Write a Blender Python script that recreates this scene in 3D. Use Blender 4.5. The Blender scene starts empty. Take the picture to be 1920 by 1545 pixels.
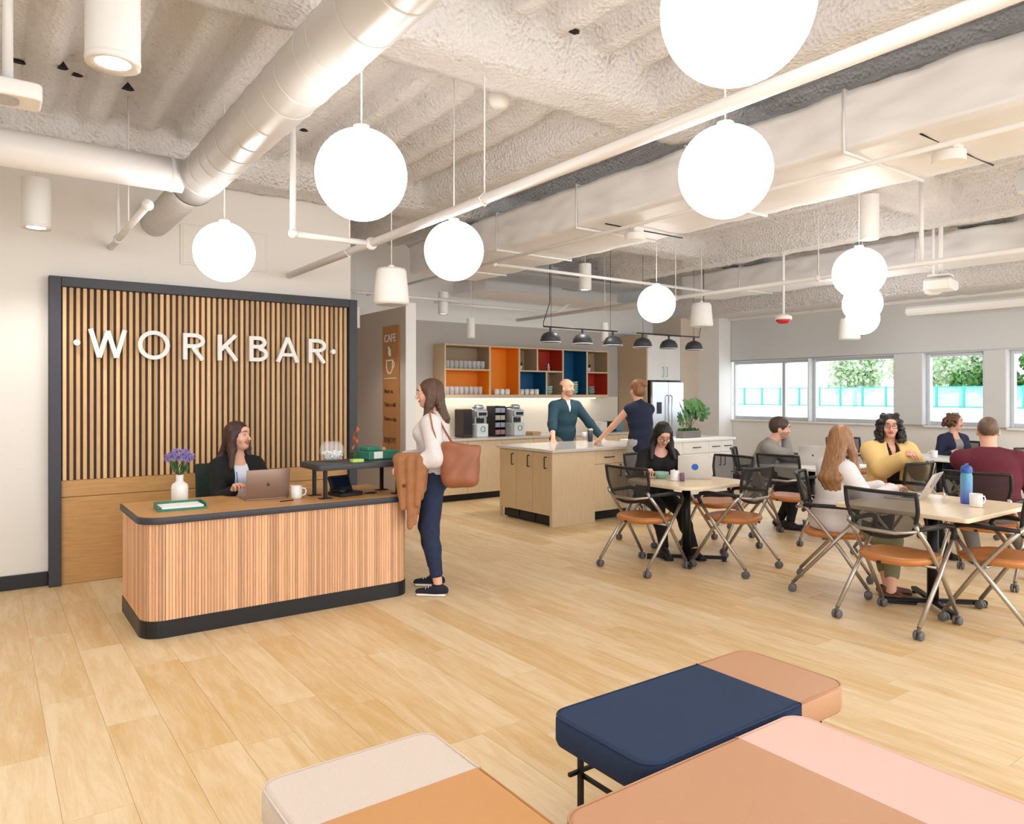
import bpy, math, random
import numpy as np
from mathutils import Vector, Matrix
R = random.Random(7)
PI = math.pi
sc = bpy.context.scene
COL = sc.collection
# ---------------------------------------------------------------- camera, world, lights, exposure
F = 1368.0; HC = 1.53
FX, FY = 0.5862, 0.8102          # forward (x, y); right = (FY, -FX)
cd = bpy.data.cameras.new('camera'); cam = bpy.data.objects.new('camera', cd); COL.objects.link(cam)
cam.location = (0, 0, HC); cam.rotation_euler = (PI/2, 0, -math.atan2(FX, FY))
cd.sensor_width = 36; cd.lens = F/1920*36; cd.shift_y = -32.5/1920; cd.clip_start = 0.05; cd.clip_end = 400
sc.camera = cam
w = bpy.data.worlds.new('sky'); sc.world = w; w.use_nodes = True
bg = w.node_tree.nodes['Background']; bg.inputs[0].default_value = (0.86, 0.93, 1.0, 1); bg.inputs[1].default_value = 2.3
vs = sc.view_settings; vs.view_transform = 'Standard'; vs.look = 'None'; vs.gamma = 1; vs.use_curve_mapping = False
vs.exposure = 0.66
sc.display_settings.display_device = 'sRGB'
def area_light(name, loc, size, power, color, rot=(0, 0, 0)):
    l = bpy.data.lights.new(name, 'AREA'); l.shape = 'RECTANGLE'; l.size, l.size_y = size; l.energy = power; l.color = color
    o = bpy.data.objects.new(name, l); COL.objects.link(o); o.location = loc; o.rotation_euler = rot
    return o
LIGHTS = [((1.2, -1.2, 2.9), (3.0, 2.0), 16), ((-1.8, 2.6, 2.9), (1.5, 3.0), 34), ((5.9, -1.5, 2.9), (2.0, 1.6), 60), ((8.9, -.4, 2.85), (1.6, 1.6), 60)]  # unseen fill lamps; the right-hand pair added to brighten the window side
for i, (l, s, p) in enumerate(LIGHTS):
    area_light('unseen_fill_light', l, s, p, (1, .96, .92))
# ---------------------------------------------------------------- helpers
def ray(u, v=740):
    a = (u-960)/F
    return FX+FY*a, FY-FX*a, (740-v)/F
def PF(u, v, z=0.0):            # point on the horizontal plane z seen at a pixel of the photo
    dx, dy, dz = ray(u, v); t = (z-HC)/dz
    return dx*t, dy*t
def XY(u, Y): dx, dy, _ = ray(u); return Y*dx/dy      # x on the plane y = Y
def YX(u, X): dx, dy, _ = ray(u); return X*dy/dx      # y on the plane x = X

def nt(m): m.use_nodes = True; return m.node_tree, m.node_tree.nodes, m.node_tree.links
MATS = {}
def mat(name, col, rough=.5, metal=0, spec=.5, noise=0, nscale=20, stretch=(1, 1, 1), bump=0, bscale=60, coat=0, emit=None, estr=0, rnd=0, island=False, trans=0, ior=1.45, alpha=1, sheen=0):
    if name in MATS: return MATS[name]
    m = bpy.data.materials.new(name); t, n, l = nt(m); b = n['Principled BSDF']
    b.inputs['Base Color'].default_value = (*col, 1); b.inputs['Roughness'].default_value = rough; b.inputs['Metallic'].default_value = metal
    b.inputs['Specular IOR Level'].default_value = spec; b.inputs['Coat Weight'].default_value = coat; b.inputs['IOR'].default_value = ior
    b.inputs['Transmission Weight'].default_value = trans; b.inputs['Alpha'].default_value = alpha; b.inputs['Sheen Weight'].default_value = sheen
    tc = n.new('ShaderNodeTexCoord'); mp = n.new('ShaderNodeMapping'); mp.inputs['Scale'].default_value = stretch
    l.new(tc.outputs['Object'], mp.inputs['Vector'])
    src = None
    if noise or rnd:
        hsv = n.new('ShaderNodeHueSaturation'); hsv.inputs['Color'].default_value = (*col, 1)
        val = None
        if noise:
            nz = n.new('ShaderNodeTexNoise'); nz.inputs['Scale'].default_value = nscale; nz.inputs['Detail'].default_value = 5; nz.inputs['Roughness'].default_value = .6
            if rnd:      # shift the grain from piece to piece
                oi = n.new('ShaderNodeNewGeometry' if island else 'ShaderNodeObjectInfo')
                mu = n.new('ShaderNodeMath'); mu.operation = 'MULTIPLY'; mu.inputs[1].default_value = 37.
                l.new(oi.outputs['Random Per Island' if island else 'Random'], mu.inputs[0])
                ad = n.new('ShaderNodeVectorMath'); ad.operation = 'ADD'
                l.new(mp.outputs[0], ad.inputs[0]); l.new(mu.outputs[0], ad.inputs[1]); l.new(ad.outputs[0], nz.inputs['Vector'])
            else: l.new(mp.outputs[0], nz.inputs['Vector'])
            mr = n.new('ShaderNodeMapRange'); mr.inputs[1].default_value = .3; mr.inputs[2].default_value = .7
            mr.inputs[3].default_value = 1-noise; mr.inputs[4].default_value = 1+noise
            l.new(nz.outputs[0], mr.inputs[0]); val = mr.outputs[0]
        if rnd:
            oi = n.new('ShaderNodeNewGeometry' if island else 'ShaderNodeObjectInfo')
            m2 = n.new('ShaderNodeMapRange'); m2.inputs[3].default_value = 1-rnd; m2.inputs[4].default_value = 1+rnd
            l.new(oi.outputs['Random Per Island' if island else 'Random'], m2.inputs[0])
            if val:
                mm = n.new('ShaderNodeMath'); mm.operation = 'MULTIPLY'; l.new(val, mm.inputs[0]); l.new(m2.outputs[0], mm.inputs[1]); val = mm.outputs[0]
            else: val = m2.outputs[0]
        l.new(val, hsv.inputs['Value']); l.new(hsv.outputs[0], b.inputs['Base Color'])
    if bump:
        nb = n.new('ShaderNodeTexNoise'); nb.inputs['Scale'].default_value = bscale; nb.inputs['Detail'].default_value = 4
        l.new(mp.outputs[0], nb.inputs['Vector'])
        bp = n.new('ShaderNodeBump'); bp.inputs['Strength'].default_value = bump; bp.inputs['Distance'].default_value = .01
        l.new(nb.outputs[0], bp.inputs['Height']); l.new(bp.outputs[0], b.inputs['Normal'])
    if emit: b.inputs['Emission Color'].default_value = (*emit, 1); b.inputs['Emission Strength'].default_value = estr
    MATS[name] = m; return m
def s2l(r, g, b): return tuple((c/255/12.92 if c/255 <= .04045 else ((c/255+.055)/1.055)**2.4) for c in (r, g, b))

class MB:
    def __init__(s): s.v = []; s.f = []; s.m = []; s.sm = []; s.M = Matrix.Identity(4); s.mi = 0
    def at(s, x=0, y=0, z=0, rz=0, rx=0, ry=0, sc_=1):
        s.M = Matrix.Translation((x, y, z)) @ Matrix.Rotation(rz, 4, 'Z') @ Matrix.Rotation(rx, 4, 'X') @ Matrix.Rotation(ry, 4, 'Y') @ Matrix.Scale(sc_, 4); return s
    def add(s, vs_, fs, smooth=False):
        b = len(s.v); s.v += [tuple(s.M @ Vector(p)) for p in vs_]
        s.f += [tuple(b+i for i in f) for f in fs]; s.m += [s.mi]*len(fs); s.sm += [smooth]*len(fs); return s
    def box(s, x0, x1, y0, y1, z0, z1, bev=0):
        c = ((x0+x1)/2, (y0+y1)/2, (z0+z1)/2); h = (abs(x1-x0)/2, abs(y1-y0)/2, abs(z1-z0)/2)
        if bev <= 0:
            vs_ = [(x, y, z) for x in (x0, x1) for y in (y0, y1) for z in (z0, z1)]
            return s.add(vs_, [(0, 1, 3, 2), (4, 6, 7, 5), (0, 4, 5, 1), (2, 3, 7, 6), (0, 2, 6, 4), (1, 5, 7, 3)])
        bev = min(bev, *[q*.9 for q in h]); vs_ = []; ix = {}
        for i in (-1, 1):
            for j in (-1, 1):
                for k in (-1, 1):
                    sg = (i, j, k)
                    for ax in range(3):
                        ix[(sg, ax)] = len(vs_)
                        vs_.append(tuple(c[q]+sg[q]*(h[q]-(0 if q == ax else bev)) for q in range(3)))
        fs = []
        def sg3(ax, a, m, b_, n_, c_):
            r = [0, 0, 0]; r[ax] = a; r[m] = b_; r[n_] = c_; return tuple(r)
        for ax in range(3):
            m_, n_ = [q for q in range(3) if q != ax]
            for a in (-1, 1):
                fs.append([ix[(sg3(ax, a, m_, p, n_, q), ax)] for p, q in ((-1, -1), (1, -1), (1, 1), (-1, 1))])
            for p in (-1, 1):
                for q in (-1, 1):
                    A, B = sg3(ax, -1, m_, p, n_, q), sg3(ax, 1, m_, p, n_, q)
                    fs.append([ix[(A, m_)], ix[(B, m_)], ix[(B, n_)], ix[(A, n_)]])
        for i in (-1, 1):
            for j in (-1, 1):
                for k in (-1, 1): fs.append([ix[((i, j, k), a)] for a in range(3)])
        out = []
        for f in fs:
            p = [Vector(vs_[i]) for i in f]; nn = (p[1]-p[0]).cross(p[2]-p[0]); ce = sum(p, Vector())/len(p)-Vector(c)
            out.append(tuple(f) if nn.dot(ce) > 0 else tuple(reversed(f)))
        return s.add(vs_, out)
    def tube(s, pts, r, n=10, closed=False, flat=1.0, cap=True):
        P = [Vector(p) for p in pts]; N = len(P); rs = r if hasattr(r, '__len__') else [r]*N; vs_ = []; fs = []
        up = Vector((0, 0, 1)); prev = None
        for i, p in enumerate(P):
            if closed: t = P[(i+1) % N]-P[i-1]
            else: t = P[min(i+1, N-1)]-P[max(i-1, 0)]
            t.normalize()
            if prev is None:
                a = t.cross(up)
                if a.length < .05: a = t.cross(Vector((1, 0, 0)))
            else: a = prev-t*prev.dot(t)
            a.normalize(); prev = a; b = a.cross(t)
            for k in range(n):
                an = 2*PI*k/n; vs_.append(p+a*math.cos(an)*rs[i]+b*math.sin(an)*rs[i]*flat)
        M_ = N if closed else N-1
        for i in range(M_):
            for k in range(n):
                i2 = (i+1) % N; fs.append((i*n+k, i*n+(k+1) % n, i2*n+(k+1) % n, i2*n+k))
        s.add(vs_, fs, True)
        if cap and not closed:
            b = len(s.v)-len(vs_)
            s.f += [tuple(b+k for k in reversed(range(n))), tuple(b+(N-1)*n+k for k in range(n))]; s.m += [s.mi]*2; s.sm += [False]*2
        return s
    def cyl(s, x, y, z0, z1, r, n=24, r2=None, smooth=True): return s.lathe([(0, z0), (r, z0), (r if r2 is None else r2, z1), (0, z1)], n, x, y, sharp=True)
    def lathe(s, prof, n=24, x=0, y=0, sharp=False):
        vs_ = []; fs = []
        if sharp:
            for i in range(len(prof)-1): s.lathe([prof[i], prof[i+1]], n, x, y)
            return s
        for (r, z) in prof:
            for k in range(n): a = 2*PI*k/n; vs_.append((x+max(r, 1e-5)*math.cos(a), y+max(r, 1e-5)*math.sin(a), z))
        for i in range(len(prof)-1):
            for k in range(n): fs.append((i*n+k, i*n+(k+1) % n, (i+1)*n+(k+1) % n, (i+1)*n+k))
        return s.add(vs_, fs, True)
    def sphere(s, x, y, z, r, n=16, m=10, sx=1, sy=1, sz=1):
        vs_ = []; fs = []
        for i in range(m+1):
            th = PI*i/m
            for k in range(n): a = 2*PI*k/n; vs_.append((x+r*sx*math.sin(th)*math.cos(a), y+r*sy*math.sin(th)*math.sin(a), z+r*sz*math.cos(th)))
        for i in range(m):
            for k in range(n): fs.append((i*n+k, (i+1)*n+k, (i+1)*n+(k+1) % n, i*n+(k+1) % n))
        return s.add(vs_, fs, True)
    def slab(s, out, z0, z1, bev=0, fixx=None):
        """extrude a convex-ish outline (list of xy) with a small chamfer"""
        n = len(out); c = Vector((sum(p[0] for p in out)/n, sum(p[1] for p in out)/n))
        def ins(d):
            r = []
            for i in range(n):
                p0, p1, p2 = Vector(out[i-1]), Vector(out[i]), Vector(out[(i+1) % n])
                e1 = (p1-p0).normalized(); e2 = (p2-p1).normalized(); nn = Vector((-(e1.y+e2.y), e1.x+e2.x))
                nn = nn.normalized() if nn.length > 1e-6 else Vector((0, 0))
                r.append(p1+nn*d)
            return r
        lay = [(0, z0), (0, z1)] if bev <= 0 else [(bev, z0), (bev*.3, z0+bev*.3), (0, z0+bev), (0, z1-bev), (bev*.3, z1-bev*.3), (bev, z1)]
        vs_ = []
        for d, z in lay: vs_ += [(o_[0] if fixx and fixx[0] == 0 and abs(o_[0]-fixx[1]) < 1e-3 else p[0], o_[1] if fixx and fixx[0] == 1 and abs(o_[1]-fixx[1]) < 1e-3 else p[1], z) for p, o_ in zip((ins(d) if d else out), out)]
        L = len(lay); fs = []
        for i in range(L-1):
            for k in range(n): fs.append((i*n+k, i*n+(k+1) % n, (i+1)*n+(k+1) % n, (i+1)*n+k))
        s.add(vs_, fs, bev > 0); b = len(s.v)-len(vs_)
        s.f += [tuple(b+k for k in reversed(range(n))), tuple(b+(L-1)*n+k for k in range(n))]; s.m += [s.mi]*2; s.sm += [False]*2
        return s
    def build(s, name, m, parent=None, **props):
        me = bpy.data.meshes.new(name); me.from_pydata(s.v, [], s.f)
        for k in (m if isinstance(m, (list, tuple)) else [m]): me.materials.append(k)
        me.polygons.foreach_set('material_index', s.m); me.polygons.foreach_set('use_smooth', s.sm); me.update()
        o = bpy.data.objects.new(name, me); COL.objects.link(o)
        if parent: o.parent = parent
        for k, v in props.items(): o[k] = v
        return o
def rrect(x0, x1, y0, y1, r, n=6):
    rs = r if hasattr(r, '__len__') else [r]*4; out = []      # corners: ll, lr, ur, ul
    for (cx, cy, sx, sy, a0, q) in ((x0, y0, 1, 1, PI, 0), (x1, y0, -1, 1, 1.5*PI, 1), (x1, y1, -1, -1, 0, 2), (x0, y1, 1, -1, .5*PI, 3)):
        r_ = max(rs[q], 1e-4)
        for k in range(n+1): a = a0+.5*PI*k/n; out.append((cx+sx*r_+r_*math.cos(a), cy+sy*r_+r_*math.sin(a)))
    return out
def thing(name, label, cat, loc=(0, 0, 0), rz=0, group=None):
    o = bpy.data.objects.new(name, None); COL.objects.link(o); o.location = loc; o.rotation_euler = (0, 0, rz); o.empty_display_size = .1
    o['label'] = label; o['category'] = cat
    if group: o['group'] = group
    return o
def tag(o, label, cat, group=None):
    o['label'] = label; o['category'] = cat
    if group: o['group'] = group
    return o
def struct(o): o['kind'] = 'structure'; return o
def dup(root, loc, rz=0, label=None, group=None, scl=None):
    def cp(o, par):
        c = o.copy(); COL.objects.link(c); c.parent = par
        for ch in KIDS.get(o.name, []): cp(ch, c)
        return c
    KIDS = {}
    for ch in root.children: KIDS.setdefault(root.name, []).append(ch); [KIDS.setdefault(ch.name, []).append(g) for g in ch.children]
    r = cp(root, None); r.location = loc; r.rotation_euler = (0, 0, rz)
    if label: r['label'] = label
    if group: r['group'] = group
    if scl: r.scale = scl
    return r
def text_obj(s_, name, size, depth, m, parent=None, loc=(0, 0, 0), rot=(PI/2, 0, 0), align='LEFT', **pr):
    c = bpy.data.curves.new(name, 'FONT'); c.body = s_; c.size = size; c.extrude = depth; c.align_x = align; c.resolution_u = 3
    o = bpy.data.objects.new(name, c); COL.objects.link(o)
    dg = bpy.context.evaluated_depsgraph_get(); me = bpy.data.meshes.new_from_object(o.evaluated_get(dg)); bpy.data.objects.remove(o)
    me.materials.clear(); me.materials.append(m)
    o = bpy.data.objects.new(name, me); COL.objects.link(o); o.location = loc; o.rotation_euler = rot
    if parent: o.parent = parent
    for k, v in pr.items(): o[k] = v
    return o

# ---------------------------------------------------------------- materials
M_wall = mat('wall_paint', s2l(230, 224, 216), .7, bump=.05, bscale=150)
M_wallg = mat('grey_wall_paint', s2l(190, 184, 178), .7)
M_taupe = mat('taupe_wall_paint', s2l(200, 185, 170), .7)
M_white = mat('white_paint', s2l(238, 236, 232), .5)
M_wpipe = mat('white_pipe_paint', s2l(234, 231, 229), .35)
M_wduct = mat('white_duct_paint', s2l(208, 206, 204), .34, metal=.12)
M_wrap = mat('duct_wrap', s2l(234, 232, 231), .5, metal=.05, bump=.3, bscale=7)
M_black = mat('black_laminate', s2l(27, 27, 29), .4)
M_blackm = mat('black_metal', s2l(24, 24, 26), .4, metal=.4)
M_frame = mat('charcoal_frame', s2l(58, 58, 64), .45)
M_plast = mat('black_plastic', s2l(26, 26, 28), .45)
M_silver = mat('silver_tube', s2l(178, 170, 160), .32, metal=.85)
M_steel = mat('stainless_steel', s2l(205, 210, 216), .3, metal=.7)
M_chrome = mat('chrome', s2l(220, 220, 220), .15, metal=1)
M_slat = mat('oak_slat', s2l(208, 172, 128), .5, noise=.12, nscale=6, stretch=(30, 30, 1), rnd=.3)
M_backing = mat('slat_backing', s2l(96, 68, 44), .7)
M_dslat = mat('desk_slat', s2l(218, 168, 128), .5, noise=.14, nscale=5, stretch=(30, 30, 1), rnd=.3, island=True)
M_oak = mat('oak_board', s2l(198, 150, 92), .45, noise=.12, nscale=4, stretch=(1.2, 14, 14))
M_desktop = mat('desk_top_oak', s2l(196, 146, 92), .4, noise=.12, nscale=4, stretch=(1.2, 14, 14))
M_plank = mat('floor_plank', s2l(224, 197, 153), .38, noise=.13, nscale=2.2, stretch=(6, 1.1, 1), rnd=.075, spec=.4)
M_plank_s = mat('floor_plank_far', s2l(224, 197, 153), .38, noise=.13, nscale=2.2, stretch=(6, 1.1, 1), rnd=.075, island=True, spec=.4)
M_gap = mat('floor_gap', s2l(214, 188, 144), .8)
M_maple = mat('pale_maple', s2l(218, 194, 158), .45, noise=.06, nscale=4, stretch=(12, 12, 1))
M_maple2 = mat('shelf_maple', s2l(206, 182, 146), .5, noise=.05, nscale=4, stretch=(12, 12, 1))
M_table = mat('table_laminate', s2l(232, 212, 180), .28, noise=.05, nscale=3, stretch=(1, 12, 1))
M_quartz = mat('quartz_top', s2l(206, 198, 190), .15, noise=.06, nscale=40)
M_wcab = mat('white_cabinet', s2l(236, 234, 230), .4)
M_orange = mat('orange_lacquer', s2l(240, 140, 30), .5)
M_red = mat('red_lacquer', s2l(176, 52, 30), .5)
M_blue = mat('blue_lacquer', s2l(18, 84, 124), .5)
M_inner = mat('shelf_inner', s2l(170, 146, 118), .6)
M_leatherC = mat('caramel_leather', s2l(198, 146, 102), .42, bump=.12, bscale=220)
M_leatherO = mat('honey_leather', s2l(198, 144, 88), .42, bump=.12, bscale=220)
M_leatherT = mat('tan_leather', s2l(190, 142, 106), .42, bump=.12, bscale=220)
M_pink = mat('pink_fabric', s2l(232, 190, 178), .8, bump=.15, bscale=300)
M_navyf = mat('navy_fabric', s2l(36, 54, 84), .9, noise=.18, nscale=260, bump=.4, bscale=400)
M_beige = mat('beige_fabric', s2l(214, 200, 188), .85, noise=.08, nscale=260, bump=.3, bscale=400)
M_seat = mat('orange_seat', s2l(190, 122, 66), .35)
M_glass = mat('clear_glass', (.95, .97, .97), .06, alpha=.28)
M_bowl = mat('bowl_glass', (.9, .93, .93), .05, alpha=.14)
M_pane = mat('window_glass', (1, 1, 1), 0, trans=1, ior=1.01)
M_ceram = mat('white_ceramic', s2l(236, 234, 230), .25)
M_mint = mat('mint_ceramic', s2l(150, 190, 176), .3)
M_green = mat('green_plastic', s2l(52, 124, 100), .4)
M_leaf = mat('leaf_green', s2l(70, 110, 60), .45, noise=.25, nscale=12)
M_alum = mat('window_aluminium', s2l(208, 212, 218), .4, metal=.3)
M_globe = mat('globe_glass', (1, 1, 1), .3, emit=(1, .975, .955), estr=6.3)
M_bulb = mat('lamp_disc', (1, 1, 1), .5, emit=(1, .95, .85), estr=9)
M_shade = mat('roller_shade', s2l(212, 214, 214), .8)
M_paper = mat('paper', s2l(240, 240, 238), .7)
def plank_mat(name, island):
    m = bpy.data.materials.new(name); t, n, l = nt(m); b = n['Principled BSDF']; b.inputs['Roughness'].default_value = .38; b.inputs['Specular IOR Level'].default_value = .4
    tc = n.new('ShaderNodeTexCoord'); g = n.new('ShaderNodeNewGeometry' if island else 'ShaderNodeObjectInfo'); rn = g.outputs['Random Per Island' if island else 'Random']
    mu = n.new('ShaderNodeMath'); mu.operation = 'MULTIPLY'; mu.inputs[1].default_value = 61.; l.new(rn, mu.inputs[0])
    def streak(sx, sy, scale, det):
        mp = n.new('ShaderNodeMapping'); mp.inputs['Scale'].default_value = (sx, sy, 1); l.new(tc.outputs['Object'], mp.inputs[0])
        ad = n.new('ShaderNodeVectorMath'); ad.operation = 'ADD'; l.new(mp.outputs[0], ad.inputs[0]); l.new(mu.outputs[0], ad.inputs[1])
        z = n.new('ShaderNodeTexNoise'); z.inputs['Scale'].default_value = scale; z.inputs['Detail'].default_value = det; z.inputs['Roughness'].default_value = .65; z.inputs['Distortion'].default_value = .6; l.new(ad.outputs[0], z.inputs['Vector']); return z.outputs[0]
    a, c = streak(9, 1.2, 1.6, 6), streak(60, 3.5, 1.8, 4)
    s1 = n.new('ShaderNodeMath'); s1.operation = 'MULTIPLY_ADD'; s1.inputs[1].default_value = .35; l.new(c, s1.inputs[0]); l.new(a, s1.inputs[2])
    s2 = n.new('ShaderNodeMath'); s2.operation = 'MULTIPLY_ADD'; s2.inputs[1].default_value = .26; l.new(rn, s2.inputs[0]); l.new(s1.outputs[0], s2.inputs[2])
    cr = n.new('ShaderNodeValToRGB'); e = cr.color_ramp.elements; e[0].position = .62; e[0].color = (*s2l(230, 207, 169), 1); e[1].position = 1.0; e[1].color = (*s2l(211, 175, 121), 1)
    l.new(s2.outputs[0], cr.inputs[0]); l.new(cr.outputs[0], b.inputs['Base Color']); return m
M_plank = plank_mat('floor_plank_wood', False); M_plank_s = plank_mat('floor_plank_wood_far', True)
# ceiling: sprayed fireproofing
def ceil_mat():
    m = mat('sprayed_ceiling', s2l(226, 218, 208), .9); t, n, l = nt(m); b = n['Principled BSDF']
    tc = n.new('ShaderNodeTexCoord'); n1 = n.new('ShaderNodeTexNoise'); n1.inputs['Scale'].default_value = 26; n1.inputs['Detail'].default_value = 8; n1.inputs['Roughness'].default_value = .7
    n2 = n.new('ShaderNodeTexVoronoi'); n2.inputs['Scale'].default_value = 38
    l.new(tc.outputs['Object'], n1.inputs['Vector']); l.new(tc.outputs['Object'], n2.inputs['Vector'])
    ad = n.new('ShaderNodeMath'); ad.operation = 'ADD'; l.new(n1.outputs[0], ad.inputs[0]); l.new(n2.outputs['Distance'], ad.inputs[1])
    bp = n.new('ShaderNodeBump'); bp.inputs['Strength'].default_value = .8; bp.inputs['Distance'].default_value = .03
    l.new(ad.outputs[0], bp.inputs['Height']); l.new(bp.outputs[0], b.inputs['Normal'])
    n3 = n.new('ShaderNodeTexNoise'); n3.inputs['Scale'].default_value = 9; n3.inputs['Detail'].default_value = 9; n3.inputs['Roughness'].default_value = .8
    l.new(tc.outputs['Object'], n3.inputs['Vector'])
    cr = n.new('ShaderNodeValToRGB'); cr.color_ramp.elements[0].position = .3; cr.color_ramp.elements[0].color = (*s2l(184, 177, 172), 1)
    cr.color_ramp.elements[1].position = .42; cr.color_ramp.elements[1].color = (*s2l(240, 237, 236), 1)
    l.new(n3.outputs[0], cr.inputs[0]); l.new(cr.outputs[0], b.inputs['Base Color'])
    return m
M_ceil = ceil_mat()
def mesh_mat():
    m = bpy.data.materials.new('mesh_fabric'); t, n, l = nt(m); b = n['Principled BSDF']
    b.inputs['Base Color'].default_value = (*s2l(40, 40, 42), 1); b.inputs['Roughness'].default_value = .6
    tr = n.new('ShaderNodeBsdfTransparent'); mx = n.new('ShaderNodeMixShader'); mx.inputs[0].default_value = .72
    l.new(tr.outputs[0], mx.inputs[1]); l.new(b.outputs[0], mx.inputs[2]); l.new(mx.outputs[0], n['Material Output'].inputs[0])
    return m
M_mesh = mesh_mat()
# ---------------------------------------------------------------- floor: planks laid along y
XW = 11.0; YK = 9.55; YS = 6.93
fl = MB(); fl.box(-6, 11.3, -4.5, 10, -.12, -.004)
floor = struct(fl.build('floor', M_gap))
planks = []; pw = .228; L0 = 1.22
ix = -26
while ix*pw < 11.2:
    x0 = ix*pw; y = -4.5-R.random()*L0
    while y < 9.9:
        y1 = y+L0; a, b = max(y, -4.5), min(y1, 9.9)
        if b > a+.02:
            xm, ym = x0+pw/2, (a+b)/2; dep = FX*xm+FY*ym; rt = FY*xm-FX*ym
            planks.append((dep if dep > 1.4 and abs(rt/dep) < .78 and dep < 7.5 else 99, x0, a, b))
        y = y1
    ix += 1
planks.sort(key=lambda p: p[0])
def plank(mb, x0, a, b):
    g = .0006; mb.box(x0+g, x0+pw-g, a+g, b-g, -.006, 0)
for p in planks[:290]:
    if p[0] > 90: continue
    mb = MB(); plank(mb, *p[1:]); mb.build('plank', M_plank, floor)
mb = MB()
for k, p in enumerate(planks):
    if k >= 290 or p[0] > 90: plank(mb, *p[1:])
mb.build('distant_planks', M_plank_s, floor, kind='stuff')

# ---------------------------------------------------------------- ceiling: ribbed sprayed deck with beams
def smooth01(t): t = np.clip(t, 0, 1); return t*t*(3-2*t)
rng = np.random.RandomState(5)
def lattice(nx, ny, sx, sy):
    g = rng.rand(int(nx/sx)+3, int(ny/sy)+3)-.5
    i = np.arange(nx)/sx; j = np.arange(ny)/sy; i0 = i.astype(int); j0 = j.astype(int); fi = (i-i0)[:, None]; fj = (j-j0)[None, :]
    fi = fi*fi*(3-2*fi); fj = fj*fj*(3-2*fj)
    return (g[i0][:, j0]*(1-fi)*(1-fj)+g[i0+1][:, j0]*fi*(1-fj)+g[i0][:, j0+1]*(1-fi)*fj+g[i0+1][:, j0+1]*fi*fj)
xs = np.arange(-6, 11.2, .045); ys = np.arange(-4.5, 9.7, .06); nx, ny = len(xs), len(ys)
Xg, Yg = np.meshgrid(xs, ys, indexing='ij')
z = np.full((nx, ny), 3.74)
rib = smooth01((np.cos(Xg*2*PI/.34)+.45)/.75)
ribmask = smooth01((np.sin(Yg*1.1+.5)+1.3)/.6)
z -= .125*rib*ribmask
for yb, zb, wd in ((3.55, 3.40, .17), (6.72, 3.40, .2), (-.9, 3.40, .17)):
    z = np.minimum(z, zb+.42*smooth01((np.abs(Yg-yb)-wd)/.09))
for xb, zb, wd in ((3.75, 3.42, .13), (8.1, 3.3, .15)):
    z = np.minimum(z, zb+.42*smooth01((np.abs(Xg-xb)-wd)/.09))
z = np.minimum(z, 2.9+.9*smooth01((10.15-Xg)/.1)*1.0)
z += .016*lattice(nx, ny, 2.5, 2.5)+.022*lattice(nx, ny, 1.2, 1.2)+.012*lattice(nx, ny, 9, 9)
V = np.stack([Xg, Yg, z], -1).reshape(-1, 3); I = np.arange(nx*ny).reshape(nx, ny)
Fq = np.stack([I[:-1, :-1], I[:-1, 1:], I[1:, 1:], I[1:, :-1]], -1).reshape(-1, 4)
def np_obj(name, V, Fq, m, parent=None, smooth=True, mi=None, **props):
    me = bpy.data.meshes.new(name); me.vertices.add(len(V)); me.vertices.foreach_set('co', np.ascontiguousarray(V, dtype=np.float32).ravel())
    me.loops.add(Fq.size); me.loops.foreach_set('vertex_index', Fq.ravel().astype(np.int32))
    me.polygons.add(len(Fq)); me.polygons.foreach_set('loop_start', np.arange(0, Fq.size, Fq.shape[1], dtype=np.int32))
    for k in (m if isinstance(m, (list, tuple)) else [m]): me.materials.append(k)
    if mi is not None: me.polygons.foreach_set('material_index', mi.astype(np.int32))
    me.polygons.foreach_set('use_smooth', np.full(len(Fq), smooth)); me.update(calc_edges=True)
    o = bpy.data.objects.new(name, me); COL.objects.link(o)
    if parent: o.parent = parent
    for k, v in props.items(): o[k] = v
    return o
ceiling = struct(np_obj('ceiling', V, Fq, M_ceil))
M_hole = mat('dark_gap', s2l(34, 28, 24), .9)
for u, v, sx in ((34, 116, .05), (145, 142, .035), (240, 166, .04), (570, 244, .035), (118, 128, .03), (1078, 60, .03)):
    dx, dy, dz = ray(u, v); Z_ = 3.42
    for _ in range(6):
        t_ = (Z_-HC)/dz; i_ = int((dx*t_+6)/.045); j_ = int((dy*t_+4.5)/.06); Z_ = .5*Z_+.5*float(z[min(max(i_, 0), nx-1), min(max(j_, 0), ny-1)])
    mb = MB(); mb.at(dx*t_, dy*t_, Z_-.004, .3).add([(-sx, -.02, 0), (-sx*.3, -.035, -.008), (sx, -.012, 0), (sx*.8, .02, 0), (.0, .012, -.008), (-sx*.8, .03, 0), (0, 0, .05)], [(0, 5, 4, 3, 2, 1), (0, 1, 6), (1, 2, 6), (2, 3, 6), (3, 4, 6), (4, 5, 6), (5, 0, 6)]); mb.build('dark_gap', M_hole, ceiling)
mb = MB(); mb.box(-6, 11.4, -4.5, 9.8, 3.9, 4.0); mb.build('roof_deck', M_white, ceiling)

# ---------------------------------------------------------------- walls
def wbox(name, m, *a): mb = MB(); mb.box(*a); return struct(mb.build(name, m))
wbox('wall_sign', M_wall, -6, 3.0, YS, YS+.16, 0, 3.9)
wbox('wall_corner', M_wall, 2.84, 3.0, YS+.161, 10, 0, 3.9)
wk = wbox('wall_kitchen', M_wallg, 2.9, 11.3, YK, YK+.15, 0, 2.63)
wbox('wall_kitchen_upper', M_white, 2.9, 11.3, YK-.02, YK+.15, 2.631, 3.9)
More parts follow.
